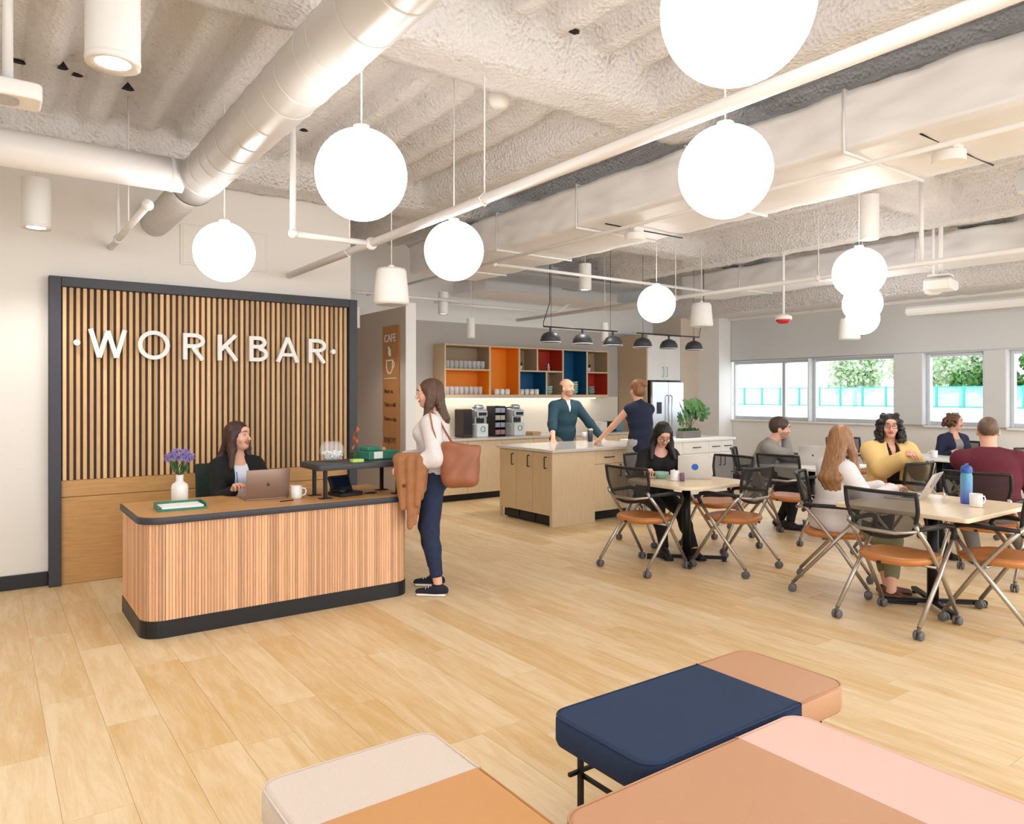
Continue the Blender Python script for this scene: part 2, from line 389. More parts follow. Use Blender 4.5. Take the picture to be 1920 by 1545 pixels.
# short wall with the cafe sign
SX, SY = 4.19, 8.0
wbox('wall_stub', M_taupe, SX, SX+.13, SY+.02, YK, 0, 2.62)
wbox('trim_1', M_white, SX-.004, SX+.134, SY, SY+.02, 0, 2.66)
wbox('wall_left', M_wall, -6.15, -6, -4.5, 7.1, 0, 3.9)
# wall beside the fridge and the corner pilaster
wbox('wall_fridge_side', mat('tan_wall_paint', s2l(214, 198, 182), .7), 10.15, 10.98, 8.85, YK, 0, 3.6)
wbox('wall_pilaster', M_white, 10.62, 10.99, 8.38, 8.849, 0, 3.0)
bb = MB(); bb.box(-6, .414, YS-.016, YS, 0, .115, .004); struct(bb.build('baseboard_sign', M_black))
bb = MB(); bb.box(4.33, 4.44, YK-.015, YK, 0, .1); struct(bb.build('baseboard_kitchen', M_black))

# window wall, x = 11 : sill 1.1, head 2.12
wb = MB(); wb.box(XW, XW+.22, -4.5, 8.9, 0, 1.09); struct(wb.build('wall_window_low', M_white))
wb = MB(); wb.box(XW, XW+.22, -4.5, 8.9, 2.13, 3.9); struct(wb.build('wall_window_high', M_white))
bb = MB(); bb.box(XW-.015, XW, -4.5, 8.38, 0, .1); struct(bb.build('baseboard_window', M_black))
ed = [YX(u, XW) for u in (1370, 1497, 1523, 1681, 1734, 1849, 1872)] + [3.95]
opens = [(YX(1520, XW), 8.38, 'm'), (YX(1681, XW), YX(1523, XW), ''), (YX(1849, XW), YX(1736, XW), ''), (2.1, YX(1893, XW), 'm'), (-1.2, 1.7, ''), (-4.4, -1.6, '')]
prev = 8.38
for i, (a, b, f) in enumerate(opens):
    if prev-b > .02:
        pb = MB(); pb.box(XW-.1, XW+.2, b, prev, 1.09, 2.13, .01); struct(pb.build('trim_%d' % (i+2), M_shade))
    prev = a
    wn = struct(thing('window_%d' % (i+1), '', ''));
    for k in ('label', 'category'): del wn[k]
    fr = MB(); fr.box(XW+.02, XW+.1, a, a+.05, 1.09, 2.13, .006).box(XW+.02, XW+.1, b-.05, b, 1.09, 2.13, .006).box(XW+.02, XW+.1, a+.05, b-.05, 1.09, 1.15, .006).box(XW+.02, XW+.1, a+.05, b-.05, 2.07, 2.13, .006)
    fr.build('window_frame', M_alum, wn)
    if f:
        m_ = YX(1468, XW) if i == 0 else (a+b)/2
        mu = MB(); mu.box(XW+.02, XW+.1, m_-.03, m_+.03, 1.15, 2.07, .006); mu.build('mullion', M_alum, wn)
    g = MB(); g.box(XW+.055, XW+.061, a+.05, b-.05, 1.15, 2.07); g.build('pane', M_pane, wn)
    sl = MB(); sl.box(XW-.06, XW+.02, a-.02, b+.02, 1.06, 1.09, .006); sl.build('window_sill', M_white, wn)
# roller shade band above the windows
rs = thing('roller_shade', 'long pale roller shade rolled down above the window band', 'blind')
mb = MB(); mb.box(XW-.05, XW-.046, -1, 8.37, 2.13, 2.86); mb.build('fabric', M_shade, rs)
mb = MB(); mb.tube([(XW-.048, -1, 2.13), (XW-.048, 8.37, 2.13)], .014, 8); mb.build('bottom_rail', M_alum, rs)
mb = MB(); mb.box(XW-.12, XW-.005, -1, 8.37, 2.86, 2.95, .01); mb.build('headbox', M_white, rs)
# projector screen case near window
pc = MB(); pc.box(10.3, 10.42, .9, 5.0, 2.62, 2.74, .03); tag(pc.build('projection_screen_case', M_white), 'long white projection screen case under the beam by the windows', 'screen')

# ---------------------------------------------------------------- outside
o = MB(); o.box(11.5, 300, -150, 250, -.5, -.3); struct(o.build('ground_outside', mat('concrete_outside', s2l(214, 212, 206), .8, noise=.05, nscale=.5)))
pp = MB(); pp.box(53.6, 54, -60, 140, -.3, .62); tag(pp.build('parapet_wall', M_white), 'low white parapet wall below the green fence outside', 'wall')
M_teal = mat('teal_post', s2l(60, 160, 150), .5)
M_fmesh = bpy.data.materials.new('fence_mesh'); t_, n_, l_ = nt(M_fmesh); b_ = n_['Principled BSDF']; b_.inputs['Base Color'].default_value = (*s2l(150, 205, 196), 1)
tr_ = n_.new('ShaderNodeBsdfTransparent'); mx_ = n_.new('ShaderNodeMixShader'); mx_.inputs[0].default_value = .45
l_.new(tr_.outputs[0], mx_.inputs[1]); l_.new(b_.outputs[0], mx_.inputs[2]); l_.new(mx_.outputs[0], n_['Material Output'].inputs[0])
fe = thing('green_fence', 'teal green mesh fence standing behind the white parapet outside', 'fence', (55, 0, 0))
mb = MB(); mb.box(-.02, .02, 10, 46, .62, 2.05); mb.build('fence_mesh', M_fmesh, fe)
mb = MB(); mb.box(-.05, .05, 10, 46, 2.05, 2.12).box(-.05, .05, 10, 46, .62, .7); mb.build('rail', M_teal, fe)
y = 10
post = None
while y <= 46:
    if post is None: mb = MB(); mb.box(-.07, .07, -.07, .07, .6, 2.15); post = mb.build('post', M_teal, fe); post.location = (0, y, 0)
    else: c = post.copy(); COL.objects.link(c); c.location = (0, y, 0)
    y += 1.8
def tree(x, y, h, r, col, lab):
    t = thing('tree', lab, 'tree', (x, y, -.3), 0, None)
    mb = MB(); mb.tube([(0, 0, 0), (.1, 0, h*.45), (0, .1, h*.7)], [.22, .16, .08], 8); mb.build('trunk', mat('bark', s2l(120, 104, 88), .9), t)
    n = 2600; cl = [(rng.normal(0, r*.42), rng.normal(0, r*.42), h*.62+rng.normal(0, h*.15)) for _ in range(14)]
    Vv = []
    for k in range(n):
        c = cl[k % 14]; d = rng.normal(0, 1, 3); d /= np.linalg.norm(d); p = np.array(c)+d*r*.42*rng.rand()**.4
        a = rng.normal(0, 1, 3); a /= np.linalg.norm(a); b = np.cross(a, rng.normal(0, 1, 3)); b /= np.linalg.norm(b); s = .16+.12*rng.rand()
        Vv += [p-a*s, p-b*s*.6, p+a*s, p+b*s*.6]
    np_obj('foliage', np.array(Vv), np.arange(n*4).reshape(-1, 4), mat('foliage_%d' % int(col[1]), s2l(*col), .7, noise=.3, nscale=1.2), t, smooth=False)
for a in ((66, 36.5, 6.0, 2.8, (176, 196, 160), 'pale green tree behind the fence, seen through the second window'),
          (74, 34, 8.0, 3.0, (190, 202, 166), 'taller yellow-green tree at the right of the second window'),
          (64, 26.5, 7.2, 2.9, (180, 196, 150), 'bright leafy tree behind the fence in the third window'),
          (60, 22.0, 4.6, 2.2, (70, 112, 50), 'small dark green tree low in the third window'),
          (62, 17.6, 6.6, 3.0, (92, 136, 62), 'deep green tree at the right edge beyond the last window')): tree(*a)
bd = thing('apartment_building', 'pale multi-storey building with rows of windows behind the trees', 'building', (95, 36, -.3))
mb = MB(); mb.box(0, 10, -26, 8, 0, 17); mb.build('wall', mat('render_wall', s2l(208, 206, 204), .8), bd)
wm = mat('dark_window', s2l(110, 124, 140), .2)
for j in range(4):
    for k in range(10):
        yy = -24+k*3.2; zz = 3+j*3.3
        mb = MB(); mb.box(-.08, 0, yy, yy+1.4, zz, zz+1.7); wq = mb.build('window', M_white, bd)
        mb = MB(); mb.box(-.1, -.08, yy+.12, yy+.64, zz+.12, zz+1.58).box(-.1, -.08, yy+.76, yy+1.28, zz+.12, zz+1.58); mb.build('pane', wm, wq)
# ---------------------------------------------------------------- ducts and pipes under the ceiling
def duct_round(name, label, axis, c, a, b, r, m, rings, group=None, th=None):
    t = thing(name, label, 'duct', (c[0], c[1], c[2]))
    def P(s, q=0): return (0, s, 0) if axis == 'y' else (s, 0, 0)
    mb = MB(); mb.tube([P(a+(b-a)*k/6) for k in range(7)], r, 40); mb.build('duct_body', m, t)
    for s in rings:
        mb = MB(); mb.tube([P(s-.012), P(s-.006), P(s+.006), P(s+.012)], [r+.0005, r+.0035, r+.0035, r+.0005], 40, cap=False); mb.build('seam_ring', m, t)
    return t
DX, DZ, DR = 1.20, 3.01, .142
JY = 5.32
d1 = duct_round('round_duct', 'large white spiral duct running diagonally overhead to the sign wall', 'y', (DX, 0, DZ), -4.4, 5.50, DR, M_wduct,
    [.9, 1.0, 1.2, 1.4, 1.55, 1.6, 1.78, 1.84, 2.05, 2.3, 2.6, 2.9, 3.05, 3.3, 3.5, 3.8, 4.1, 4.35, 4.6, 4.75, 5.0, 5.2])
sp = MB()
for k in range(64):
    y0 = -.4+k*.095
    if False: sp.tube([(math.cos(q*PI/8)*(DR+.0008), y0+q*.095/16, math.sin(q*PI/8)*(DR+.0008)) for q in range(17)], .0014, 4, cap=False)
sp = None
mb = MB(); mb.tube([(0, 5.50, 0), (0, 5.512, 0)], [DR+.001, DR+.001], 40); mb.build('dark_gasket', M_black, d1)
d2 = duct_round('round_duct', 'narrower ribbed end of the spiral duct meeting the sign wall', 'y', (DX, 0, DZ), 5.516, 6.925, .112, M_wduct, [5.6+.075*k for k in range(17)])
d3 = duct_round('round_duct', 'smooth white branch duct crossing the top left above the wall', 'x', (0, JY, DZ+.0), -6, DX-DR+.03, .112, M_wpipe, [-4.5, -2.2, -.2, 1.02])
# wrapped rectangular duct along y
def wrap_duct(name, label, x0, x1, y0, y1, z0, z1, n=(14, 160), seed=3):
    t = thing(name, label, 'duct', (x0, y0, z0)); X, Yl, Z = x1-x0, y1-y0, z1-z0; rg = np.random.RandomState(seed)
    per = []; cs = 10
    for (a, b) in (((0, 0), (X, 0)), ((X, 0), (X, Z)), ((X, Z), (0, Z)), ((0, Z), (0, 0))):
        for k in range(cs): per.append((a[0]+(b[0]-a[0])*k/cs, a[1]+(b[1]-a[1])*k/cs))
    per = np.array(per); NP_ = len(per); ny_ = max(30, int(Yl/.045)); c = np.array([X/2, Z/2])
    g = rg.rand(ny_//3+3, NP_)-.5; g2 = rg.rand(ny_+2, NP_)-.5
    VV = []
    for j in range(ny_+1):
        f = j/3; i0 = int(f); fr_ = f-i0; w_ = g[i0]*(1-fr_)+g[i0+1]*fr_
        w_ = (w_+np.roll(w_, 1))*.5
        bulge = .012*math.sin(j/ny_*Yl*2*PI/1.3)**2
        q = (per-c); nrm = q/np.linalg.norm(q, axis=1)[:, None]
        pts = per+nrm*((w_*.03+g2[j]*.006+bulge)[:, None])
        VV += [(p[0], Yl*j/ny_, p[1]) for p in pts]
    fs = [(j*NP_+k, j*NP_+(k+1) % NP_, (j+1)*NP_+(k+1) % NP_, (j+1)*NP_+k) for j in range(ny_) for k in range(NP_)]
    np_obj('duct_wrap', np.array(VV), np.array(fs)[:, ::-1], M_wrap, t)
    k = 1.22
    while k < Yl:
        mb = MB(); e = .014
        mb.tube([(-e, k, -e), (X+e, k, -e), (X+e, k, Z+e), (-e, k, Z+e)], .012, 6, closed=True); mb.build('strap', M_wrap, t); k += 1.22
    return t
wrap_duct('wrapped_duct', 'wide foil-wrapped rectangular duct running diagonally across the middle of the ceiling', 4.19, 5.15, -2.5, 7.9, 3.0, 3.34)
wrap_duct('wrapped_duct', 'short wrapped duct over the kitchen, behind the dome lamps', 5.6, 8.9, 8.35, 9.2, 2.98, 3.28, seed=9)
wrap_duct('wrapped_duct', 'wrapped duct near the window side beam', 8.75, 9.5, -2, 7.6, 3.05, 3.35, seed=4)
def pipe(label, pts, r, group=None, fit=(), cat='pipe', hang=(), m=None):
    t = thing('ceiling_pipe', label, cat, pts[0], 0, group); o = Vector(pts[0]); P = [Vector(p)-o for p in pts]
    mb = MB()
    for i in range(len(P)-1): mb.tube([P[i], P[i+1]], r, 14)
    mb.build('tube', m or M_wpipe, t)
    for f in fit:
        f = Vector(f)-o; mb = MB(); mb.sphere(f.x, f.y, f.z, r*1.55, 12, 8); mb.build('coupling', m or M_wpipe, t)
    for h in hang:
        h = Vector(h)-o; mb = MB(); mb.tube([h, (h.x, h.y, 3.76-o.z)], .005, 6).tube([(h.x-r*1.3, h.y, h.z), (h.x, h.y, h.z+r*1.4), (h.x+r*1.3, h.y, h.z), (h.x, h.y, h.z-r*1.3)], .006, 6, closed=True); mb.build('hanger', M_wpipe, t)
    return t
PX, PZ = 2.37, 2.672
pipe('long white sprinkler main running from top right down to the sign wall', [(PX, -4, PZ), (PX, 6.92, PZ)], .031, fit=[(PX, .62, PZ), (PX, .72, PZ), (PX, 5.09, PZ)], hang=[(PX, 3.55, PZ), (PX, 5.5, PZ), (PX, .66, PZ)])
pipe('white branch pipe dropping left of the near globe and joining the main', [(1.77, 5.09, 3.76), (1.77, 5.09, PZ), (PX-.03, 5.09, PZ)], .022, fit=[(1.77, 5.09, PZ)])
pipe('white drain pipe under the spiral duct beside the sign wall', [(.86, 5.2, 2.76), (.86, 6.92, 2.76)], .024, fit=[(.86, 5.22, 2.76), (.86, 6.5, 2.76)])
pipe('thin vertical rod left of the two drops above the sign', [(.86, 6.5, 2.78), (.86, 6.5, 3.5)], .014)
pipe('thin vertical rod right of the two drops above the sign', [(.86, 6.0, 2.78), (.86, 6.0, 3.74)], .006)
pipe('thin white conduit hanging under the wrapped duct', [(4.32, -2, 2.92), (4.32, 9.4, 2.92)], .016)
pipe('thin white pipe along the window side above the tables', [(6.9, -2, 2.72), (6.9, 9.4, 2.72)], .024, fit=[(6.9, k, 2.72) for k in (2.2, 4.2, 6.1)], hang=[(6.9, k, 2.72) for k in (2.2, 4.2, 6.1)])
pipe('thick white riser rod in the right half, nearest the projector', [(6.92, 3.2, 2.74), (6.92, 3.2, 3.6)], .02)
pipe('pale cross pipe above the island running left to right', [(4.4, 6.4, 2.92), (8.0, 6.4, 2.92)], .018, fit=[(4.4, 6.4, 2.92)])
pipe('pale short cross pipe by the stub wall, behind the left cone speaker', [(3.3, 8.3, 2.78), (5.1, 8.3, 2.78)], .018)
pipe('pale bent conduit above the kitchen shelf', [(5.1, 8.9, 2.82), (7.3, 8.9, 2.82), (7.6, 8.9, 3.0)], .018)
pipe('upper right white pipe branching from the main behind the top globe', [(PX, .67, PZ), (1.6, .67, 2.99)], .03, fit=[(PX, .67, PZ)])
pipe('upper left grey-white pipe piece dropping from the ceiling', [(.08, 3.72, 2.84), (.08, 3.72, 3.78)], .02)
# ceiling box with sprinkler-like sounder at top left
sb = thing('ceiling_sounder', 'white ceiling box with a round grille at the top left edge', 'alarm', (.09, 3.71, 2.76))
mb = MB(); mb.slab(rrect(-.11, .11, -.09, .09, .03), 0, .07, .01); mb.build('box', M_white, sb)
mb = MB(); mb.cyl(-.02, -.02, -.012, 0, .05, 20); mb.build('grille', M_silver, sb)
mb = MB(); mb.box(-.05, .05, -.04, .04, -.03, 0, .008); mb.at(.02, -.02, -.01)
# deck brackets, dark holes
# junction fixture above (1625,320)
jf = thing('ceiling_junction_box', 'white round junction box hanging under the wrapped duct on the right', 'box', (4.62, 1.98, 2.9))
mb = MB(); mb.cyl(0, 0, 0, .06, .09, 24).box(-.06, .06, -.06, .06, .06, .12, .01); mb.build('housing', M_white, jf)
mb = MB(); mb.tube([(-.35, 0, .1), (.62, 0, .1)], .006, 6); mb.build('rod', M_blackm, jf)
jf2 = dup(jf, (4.62, 4.55, 2.88), 0, 'small white junction box over the island side of the wrapped duct')

# ---------------------------------------------------------------- globe pendants
globes = [((1.62, 1.22), 'largest white globe pendant, cut by the top edge'), ((1.35, 3.0), 'big white globe pendant left of centre, near the spiral duct'),
          ((2.615, 2.03), 'big white globe pendant right of centre below the sprinkler main'), ((1.325, 5.17), 'white globe pendant hanging in front of the sign wall'),
          ((2.57, 4.22), 'white globe pendant in front of the kitchen opening, left of the island'), ((5.83, 5.42), 'small white globe pendant over the island'),
          ((5.65, 3.09), 'top and largest of the three stacked globes on the right'), ((7.6, 4.12), 'middle of the three overlapping globes on the right'),
          ((9.1, 4.93), 'lowest and farthest of the three overlapping globes on the right')]
g0 = thing('globe_pendant', globes[0][1], 'pendant lamp', (*globes[0][0], 2.5), 0, 'white globe pendants')
mb = MB(); mb.sphere(0, 0, 0, .2, 40, 28); mb.build('globe', M_globe, g0)
mb = MB(); mb.cyl(0, 0, .19, .215, .035, 20); mb.build('cap', M_white, g0)
mb = MB(); mb.tube([(0, 0, .21), (0, 0, 1.27)], .0035, 6); mb.build('cord', M_white, g0)
for (p, lab) in globes[1:]: dup(g0, (*p, 2.5), 0, lab)
g0.location.z = 2.56
# cylinder downlights
def lamp_light(par, loc, power, kind):
    l = bpy.data.lights.new('lamp_light', kind); l.energy = power; l.color = (1, .96, .92); l.shadow_soft_size = .05
    if kind == 'SPOT': l.spot_size = 2.2; l.spot_blend = .8
    o = bpy.data.objects.new('lamp_light', l); COL.objects.link(o); o.parent = par; o.location = loc
def cyl_lamp(u, v, D, z, label, L=.36):
    dep = (z-HC)*F/(740-v); a = ray(u); x, y = a[0]*dep, a[1]*dep
    t = thing('cylinder_pendant', label, 'pendant lamp', (x, y, z), 0, 'white cylinder pendants')
    mb = MB(); mb.cyl(0, 0, .03, L, D/2, 32); mb.build('housing', M_white, t)
    mb = MB(); mb.lathe([(D*.33, .012), (D*.5, .004), (D*.51, .028), (D*.5, .032)], 32); mb.build('trim_ring', M_wpipe, t)
    mb = MB(); mb.lathe([(D*.49, .0), (D*.505, .0), (D*.505, .004)], 32); mb.at()
    mb = MB(); mb.cyl(0, 0, .018, .024, D*.33, 24); mb.build('lens', M_bulb, t)
    mb = MB(); mb.tube([(0, 0, L), (0, 0, 3.78-z)], .004, 6); mb.build('cord', M_white, t)
    lamp_light(t, (0, 0, -.01), 26 if D > .13 else 12, 'SPOT')
    return t
cyl_lamp(212, 125, .185, 2.75, 'large white cylinder pendant at the top left', .5)
cyl_lamp(68, 430, .185, 2.72, 'white cylinder pendant hanging low at the left edge')
cyl_lamp(1630, 450, .165, 2.93, 'white cylinder pendant above the stacked globes', .4)
cyl_lamp(1097, 545, .16, 2.86, 'white cylinder pendant over the island', .34)
cyl_lamp(831, 590, .135, 2.6, 'white cylinder pendant near the kitchen shelf, left one', .3)
cyl_lamp(883, 635, .115, 2.31, 'smallest white cylinder pendant just above the kitchen shelf', .28)
cyl_lamp(667, 616, .1, 2.33, 'slim white cylinder pendant at the edge of the sign frame', .26)
cyl_lamp(1134, 640, .1, 2.28, 'slim white cylinder pendant behind the dome lamps', .26)
# cone speakers
def cone_speaker(u, v, W, z, label):
    dep = (z-HC)*F/(740-v); a = ray(u); x, y = a[0]*dep, a[1]*dep
    t = thing('cone_speaker', label, 'speaker', (x, y, z), 0, 'hanging cone speakers')
    mb = MB(); mb.lathe([(0, 0), (W*.46, .0), (W*.5, .02), (W*.42, W*.92), (W*.38, W*1.0), (0, W*1.02)], 32); mb.build('cabinet', M_white, t)
    mb = MB(); mb.cyl(0, 0, -.004, .004, W*.42, 32); mb.build('grille', M_shade, t)
    mb = MB(); mb.tube([(0, 0, W), (0, 0, 3.78-z)], .004, 6).cyl(0, 0, W, W+.03, .025); mb.build('cable', M_white, t)
cone_speaker(734, 571, .3, 2.29, 'white cone speaker beside the sign wall end')
cone_speaker(1315, 612, .3, 2.42, 'white cone speaker in front of the tan wall by the windows')
cone_speaker(1592, 637, .3, 2.3, 'white cone speaker half hidden behind the stacked globes')
# red alarm on a stem, white sensor stem, ceiling smoke sensor
def stem_dev(u, v, z, label, red):
    dep = (z-HC)*F/(740-v); a = ray(u); x, y = a[0]*dep, a[1]*dep
    t = thing('ceiling_alarm' if red else 'ceiling_sensor', label, 'alarm' if red else 'sensor', (x, y, z))
    mb = MB(); mb.lathe([(0, .05), (.1, .05), (.1, .09), (.03, .12), (.0, .12)], 24); mb.build('base', M_white, t)
    mb = MB(); mb.lathe([(0, .0), (.05, .0), (.085, .025), (.09, .05), (0, .05)], 24); mb.build('dome', mat('alarm_red', s2l(196, 40, 40), .4) if red else M_white, t)
    mb = MB(); mb.tube([(0, 0, .1), (0, 0, 3.7-z)], .016, 8); mb.build('stem', M_wpipe, t)
stem_dev(1469, 607, 2.42, 'red fire alarm dome on a white stem near the windows', True)
stem_dev(1750, 553, 2.62, 'white sensor on a stem right of the stacked globes', False)
sm = thing('smoke_detector', 'white round smoke detector on the ceiling between the two near globes', 'sensor', (2.86, 4.1, 3.55))
mb = MB(); mb.lathe([(0, -.05), (.05, -.05), (.07, -.02), (.08, .06), (0, .06)], 24); mb.build('body', M_white, sm)
# projector
pj = thing('projector', 'small white projector on a ceiling pole right of the stacked globes', 'projector', (8.1, 3.55, 2.62), .2)
mb = MB(); mb.box(-.17, .17, -.13, .13, 0, .11, .02); mb.build('body', M_white, pj)
mb = MB(); mb.cyl(0, 0, 0, .03, .035, 16); o_ = mb.build('lens', M_plast, pj); o_.location = (.17, 0, .055); o_.rotation_euler = (0, PI/2, 0)
mb = MB(); mb.tube([(0, 0, .16), (0, 0, .9)], .022, 8).box(-.1, .1, -.1, .1, .14, .16); mb.build('pole', M_wpipe, pj)
# white ceiling panel heater top right
hp = thing('ceiling_panel', 'grey-sided hanging unit at the right edge of the ceiling', 'fixture', (5.80, 2.05, 2.93))
mb = MB(); mb.box(0, .7, -.7, 0, 0, .16, .01); mb.build('casing', M_shade, hp)

# ---------------------------------------------------------------- dome lamp tracks over the island
def track(us, u0, u1, label, wire):
    Y0 = 7.05; x0, x1 = XY(u0, Y0), XY(u1, Y0); zb = 2.37
    t = thing('lamp_track', label, 'track light', (x0, Y0, zb))
    mb = MB(); mb.tube([(0, 0, 0), (x1-x0, 0, 0)], .009, 8); mb.build('rail', M_plast, t)
    mb = MB()
    for xx in (.12, x1-x0-.12): mb.tube([(xx, 0, 0), (xx, 0, 1.45)], .0025, 5)
    mb.build('wire', M_plast, t)
    if wire is not None:
        mb = MB(); mb.tube([(wire, 0, 0), (wire, 0, .05), (wire+.06, 0, .2), (wire+.1, 0, .3), (wire+.1, 0, 1.4)], .005, 6); mb.build('power_cord', M_plast, t)
    for u in us:
        xx = XY(u, Y0)-x0
        mb = MB(); mb.lathe([(0, -.055), (.03, -.058), (.09, -.085), (.118, -.13), (.13, -.19), (.126, -.19), (.112, -.13), (.085, -.092), (0, -.07)], 32); mb.cyl(0, 0, -.056, -.01, .014, 12)
        sh = mb.build('dome_shade', M_frame, t); sh.location = (xx, 0, 0); lamp_light(t, (xx, 0, -.2), 9, 'SPOT')
        mb = MB(); mb.lathe([(.126, -.192), (.134, -.192), (.134, -.184), (.128, -.184)], 32); mb.build('pale_rim', M_wpipe, sh)
        mb = MB(); mb.cyl(0, 0, -.172, -.166, .11, 24); mb.build('diffuser', M_bulb, sh)
track((1032, 1092, 1149), 1019, 1157, 'left black track with three dark dome lamps over the island', 0.0)
track((1205, 1254, 1301), 1194, 1311, 'right black track with three dark dome lamps before the tall cabinet', XY(1311, 7.05)-XY(1194, 7.05))
# ---------------------------------------------------------------- sign panel
sp_ = thing('sign_panel', 'oak slatted feature panel in a charcoal frame behind the desk', 'wall panel', (0, YS, 0))
x0, x1, zt = .415, 3.03, 2.477
mb = MB(); mb.box(x0, x0+.085, -.1, -.002, 0, zt, .004).box(x1-.085, x1, -.1, -.002, 0, zt, .004).box(x0+.085, x1-.085, -.1, -.002, zt-.08, zt, .004); mb.build('frame', M_frame, sp_)
mb = MB(); mb.box(x0+.085, x1-.085, -.03, -.003, 0, zt-.08); mb.build('backing', M_backing, sp_)
mb = MB(); mb.box(x0+.086, x1-.086, -.055, -.03, .703, .836, .002); mb.build('board', M_oak, sp_)
mb = MB(); mb.box(x0+.086, x1-.086, -.055, -.03, .002, .699, .002); mb.build('board', M_oak, sp_)
N = 51; pit = (x1-x0-.17)/N; slat = None
for k in range(N):
    if slat is None: mb = MB(); mb.box(-.0135, .0135, -.062, -.03, .838, zt-.081, .0015); slat = mb.build('slat', M_slat, sp_); q = slat
    else: q = slat.copy(); COL.objects.link(q)
    q.location = (x0+.085+pit*(k+.5), 0, 0)
# ---- letters
LY = -.1; SWd = .034
sg = thing('wall_sign_letters', 'raised white letters reading WORKBAR between two dots on the slats', 'sign', (0, YS, 0))
ZB, ZT = 1.836, 2.067; LH = ZT-ZB
def stroke(mb, pts, wd=SWd, closed=False):
    P = [Vector(p) for p in pts]; n = len(P); vs_ = []
    for i, p in enumerate(P):
        a = P[i-1] if (i or closed) else P[i]; b = P[(i+1) % n] if (i < n-1 or closed) else P[i]
        t = (b-a).normalized(); nn = Vector((-t.y, t.x)); vs_.append((p+nn*wd/2, p-nn*wd/2))
    V_ = []; q_ = len(mb.v)*.00006
    for a, b in vs_: V_ += [(a.x, -.018-q_, a.y), (a.x, .018, a.y), (b.x, .018, b.y), (b.x, -.018-q_, b.y)]
    fs = []
    for i in range(n if closed else n-1):
        j = (i+1) % n
        for k in range(4): fs.append((i*4+k, i*4+(k+1) % 4, j*4+(k+1) % 4, j*4+k))
    if not closed: fs += [(3, 2, 1, 0), ((n-1)*4, (n-1)*4+1, (n-1)*4+2, (n-1)*4+3)]
    mb.add(V_, fs)
def arc(cx, cz, rx, rz, a0, a1, n=14): return [(cx+rx*math.cos(math.radians(a0+(a1-a0)*k/n)), cz+rz*math.sin(math.radians(a0+(a1-a0)*k/n))) for k in range(n+1)]
h = LH; s2 = SWd/2
def glyph(ch, w_):
    mb = MB()
    if ch == 'W': stroke(mb, [(s2, h), (w_*.28, 0)]); stroke(mb, [(w_*.28, 0), (w_*.5, h*.95)]); stroke(mb, [(w_*.5, h*.95), (w_*.72, 0)]); stroke(mb, [(w_*.72, 0), (w_-s2, h)])
    if ch == 'O': stroke(mb, arc(w_/2, h/2, w_/2-s2, h/2-s2+.008, 0, 360, 36)[:-1], closed=True)
    if ch in 'RB': stroke(mb, [(s2, 0), (s2, h)])
    if ch == 'R':
        stroke(mb, [(s2, h-s2), (w_*.5, h-s2)]+arc(w_*.5, h*.72, w_*.42, h*.28-s2, 90, -90)[1:]+[(s2, h*.44+s2)]); stroke(mb, [(w_*.45, h*.46), (w_-s2, 0)])
    if ch == 'B':
        stroke(mb, [(s2, h-s2), (w_*.5, h-s2)]+arc(w_*.5, h*.755, w_*.36, h*.245-s2, 90, -90)[1:]+[(s2, h*.51+s2)])
        stroke(mb, [(s2, h*.51+s2), (w_*.5, h*.51+s2)]+arc(w_*.5, h*.29, w_*.44, h*.29-s2, 90, -90)[1:]+[(s2, s2)])
    if ch == 'K': stroke(mb, [(s2, 0), (s2, h)]); stroke(mb, [(s2, h*.38), (w_-s2, h)]); stroke(mb, [(w_*.38, h*.58), (w_-s2*.6, 0)])
    if ch == 'A': stroke(mb, [(s2, 0), (w_/2, h)]); stroke(mb, [(w_/2, h), (w_-s2, 0)]); stroke(mb, [(w_*.24, h*.3), (w_*.76, h*.3)], SWd*.9)
    return mb
for ch, ua, ub in (('W', 165, 238), ('O', 258, 318), ('R', 343, 383), ('K', 408, 445), ('B', 467, 500), ('A', 517, 560), ('R', 578, 610)):
    xa, xb = XY(ua, YS+LY), XY(ub, YS+LY); q = glyph(ch, xb-xa).build('letter', M_white, sg); q.location = (xa, LY, ZB)
for u in (144, 624):
    mb = MB(); mb.cyl(0, 0, -.018, .018, .024, 20); q = mb.build('dot', M_white, sg); q.location = (XY(u, YS+LY), LY, ZB+.115); q.rotation_euler = (PI/2, 0, 0)
# access panel on the wall
ap = thing('access_panel', 'flush white access panel high on the wall right of the duct end', 'panel', (1.78, YS, 2.86))
mb = MB(); mb.box(-.38, .38, -.012, -.001, -.18, .18, .003); mb.build('frame', M_wall, ap)
mb = MB(); mb.box(-.36, .36, -.016, -.0125, -.16, .16, .002); mb.build('door_leaf', M_wall, ap)

# cafe sign on the stub wall (face x = SX, looking to -x)
cs = thing('cafe_sign', 'tall narrow wooden cafe sign with cup symbol and menu words', 'sign', (SX-.002, 0, 0))
ya, yb = 8.17, 8.61
mb = MB(); mb.box(-.02, 0, ya, yb, .62, 2.40, .003); mb.build('board', mat('sign_wood', s2l(186, 128, 74), .5, noise=.1, nscale=4, stretch=(1, 12, 1)), cs)
mb = MB(); mb.box(-.024, -.0205, ya+.04, yb-.04, 1.733, 1.741); mb.build('divider_line', M_white, cs)
dk = mat('sign_ink', s2l(92, 58, 34), .6)
def wtext(s_, z_, size, m): text_obj(s_, 'lettering', size, .002, m, cs, (-.023, yb-.05, z_), (PI/2, 0, -PI/2))
wtext('CAFE', 2.2, .14, M_white)
for s_, z_ in (('Meet us.', 1.55), ('Take a call.', 1.38), ('Have a cup.', 1.20)): wtext(s_, z_, .075, dk)
wtext('ENJOY!', .92, .1, dk)
mb = MB()
q = arc(0, 0, .085, .1, 180, 360, 16)
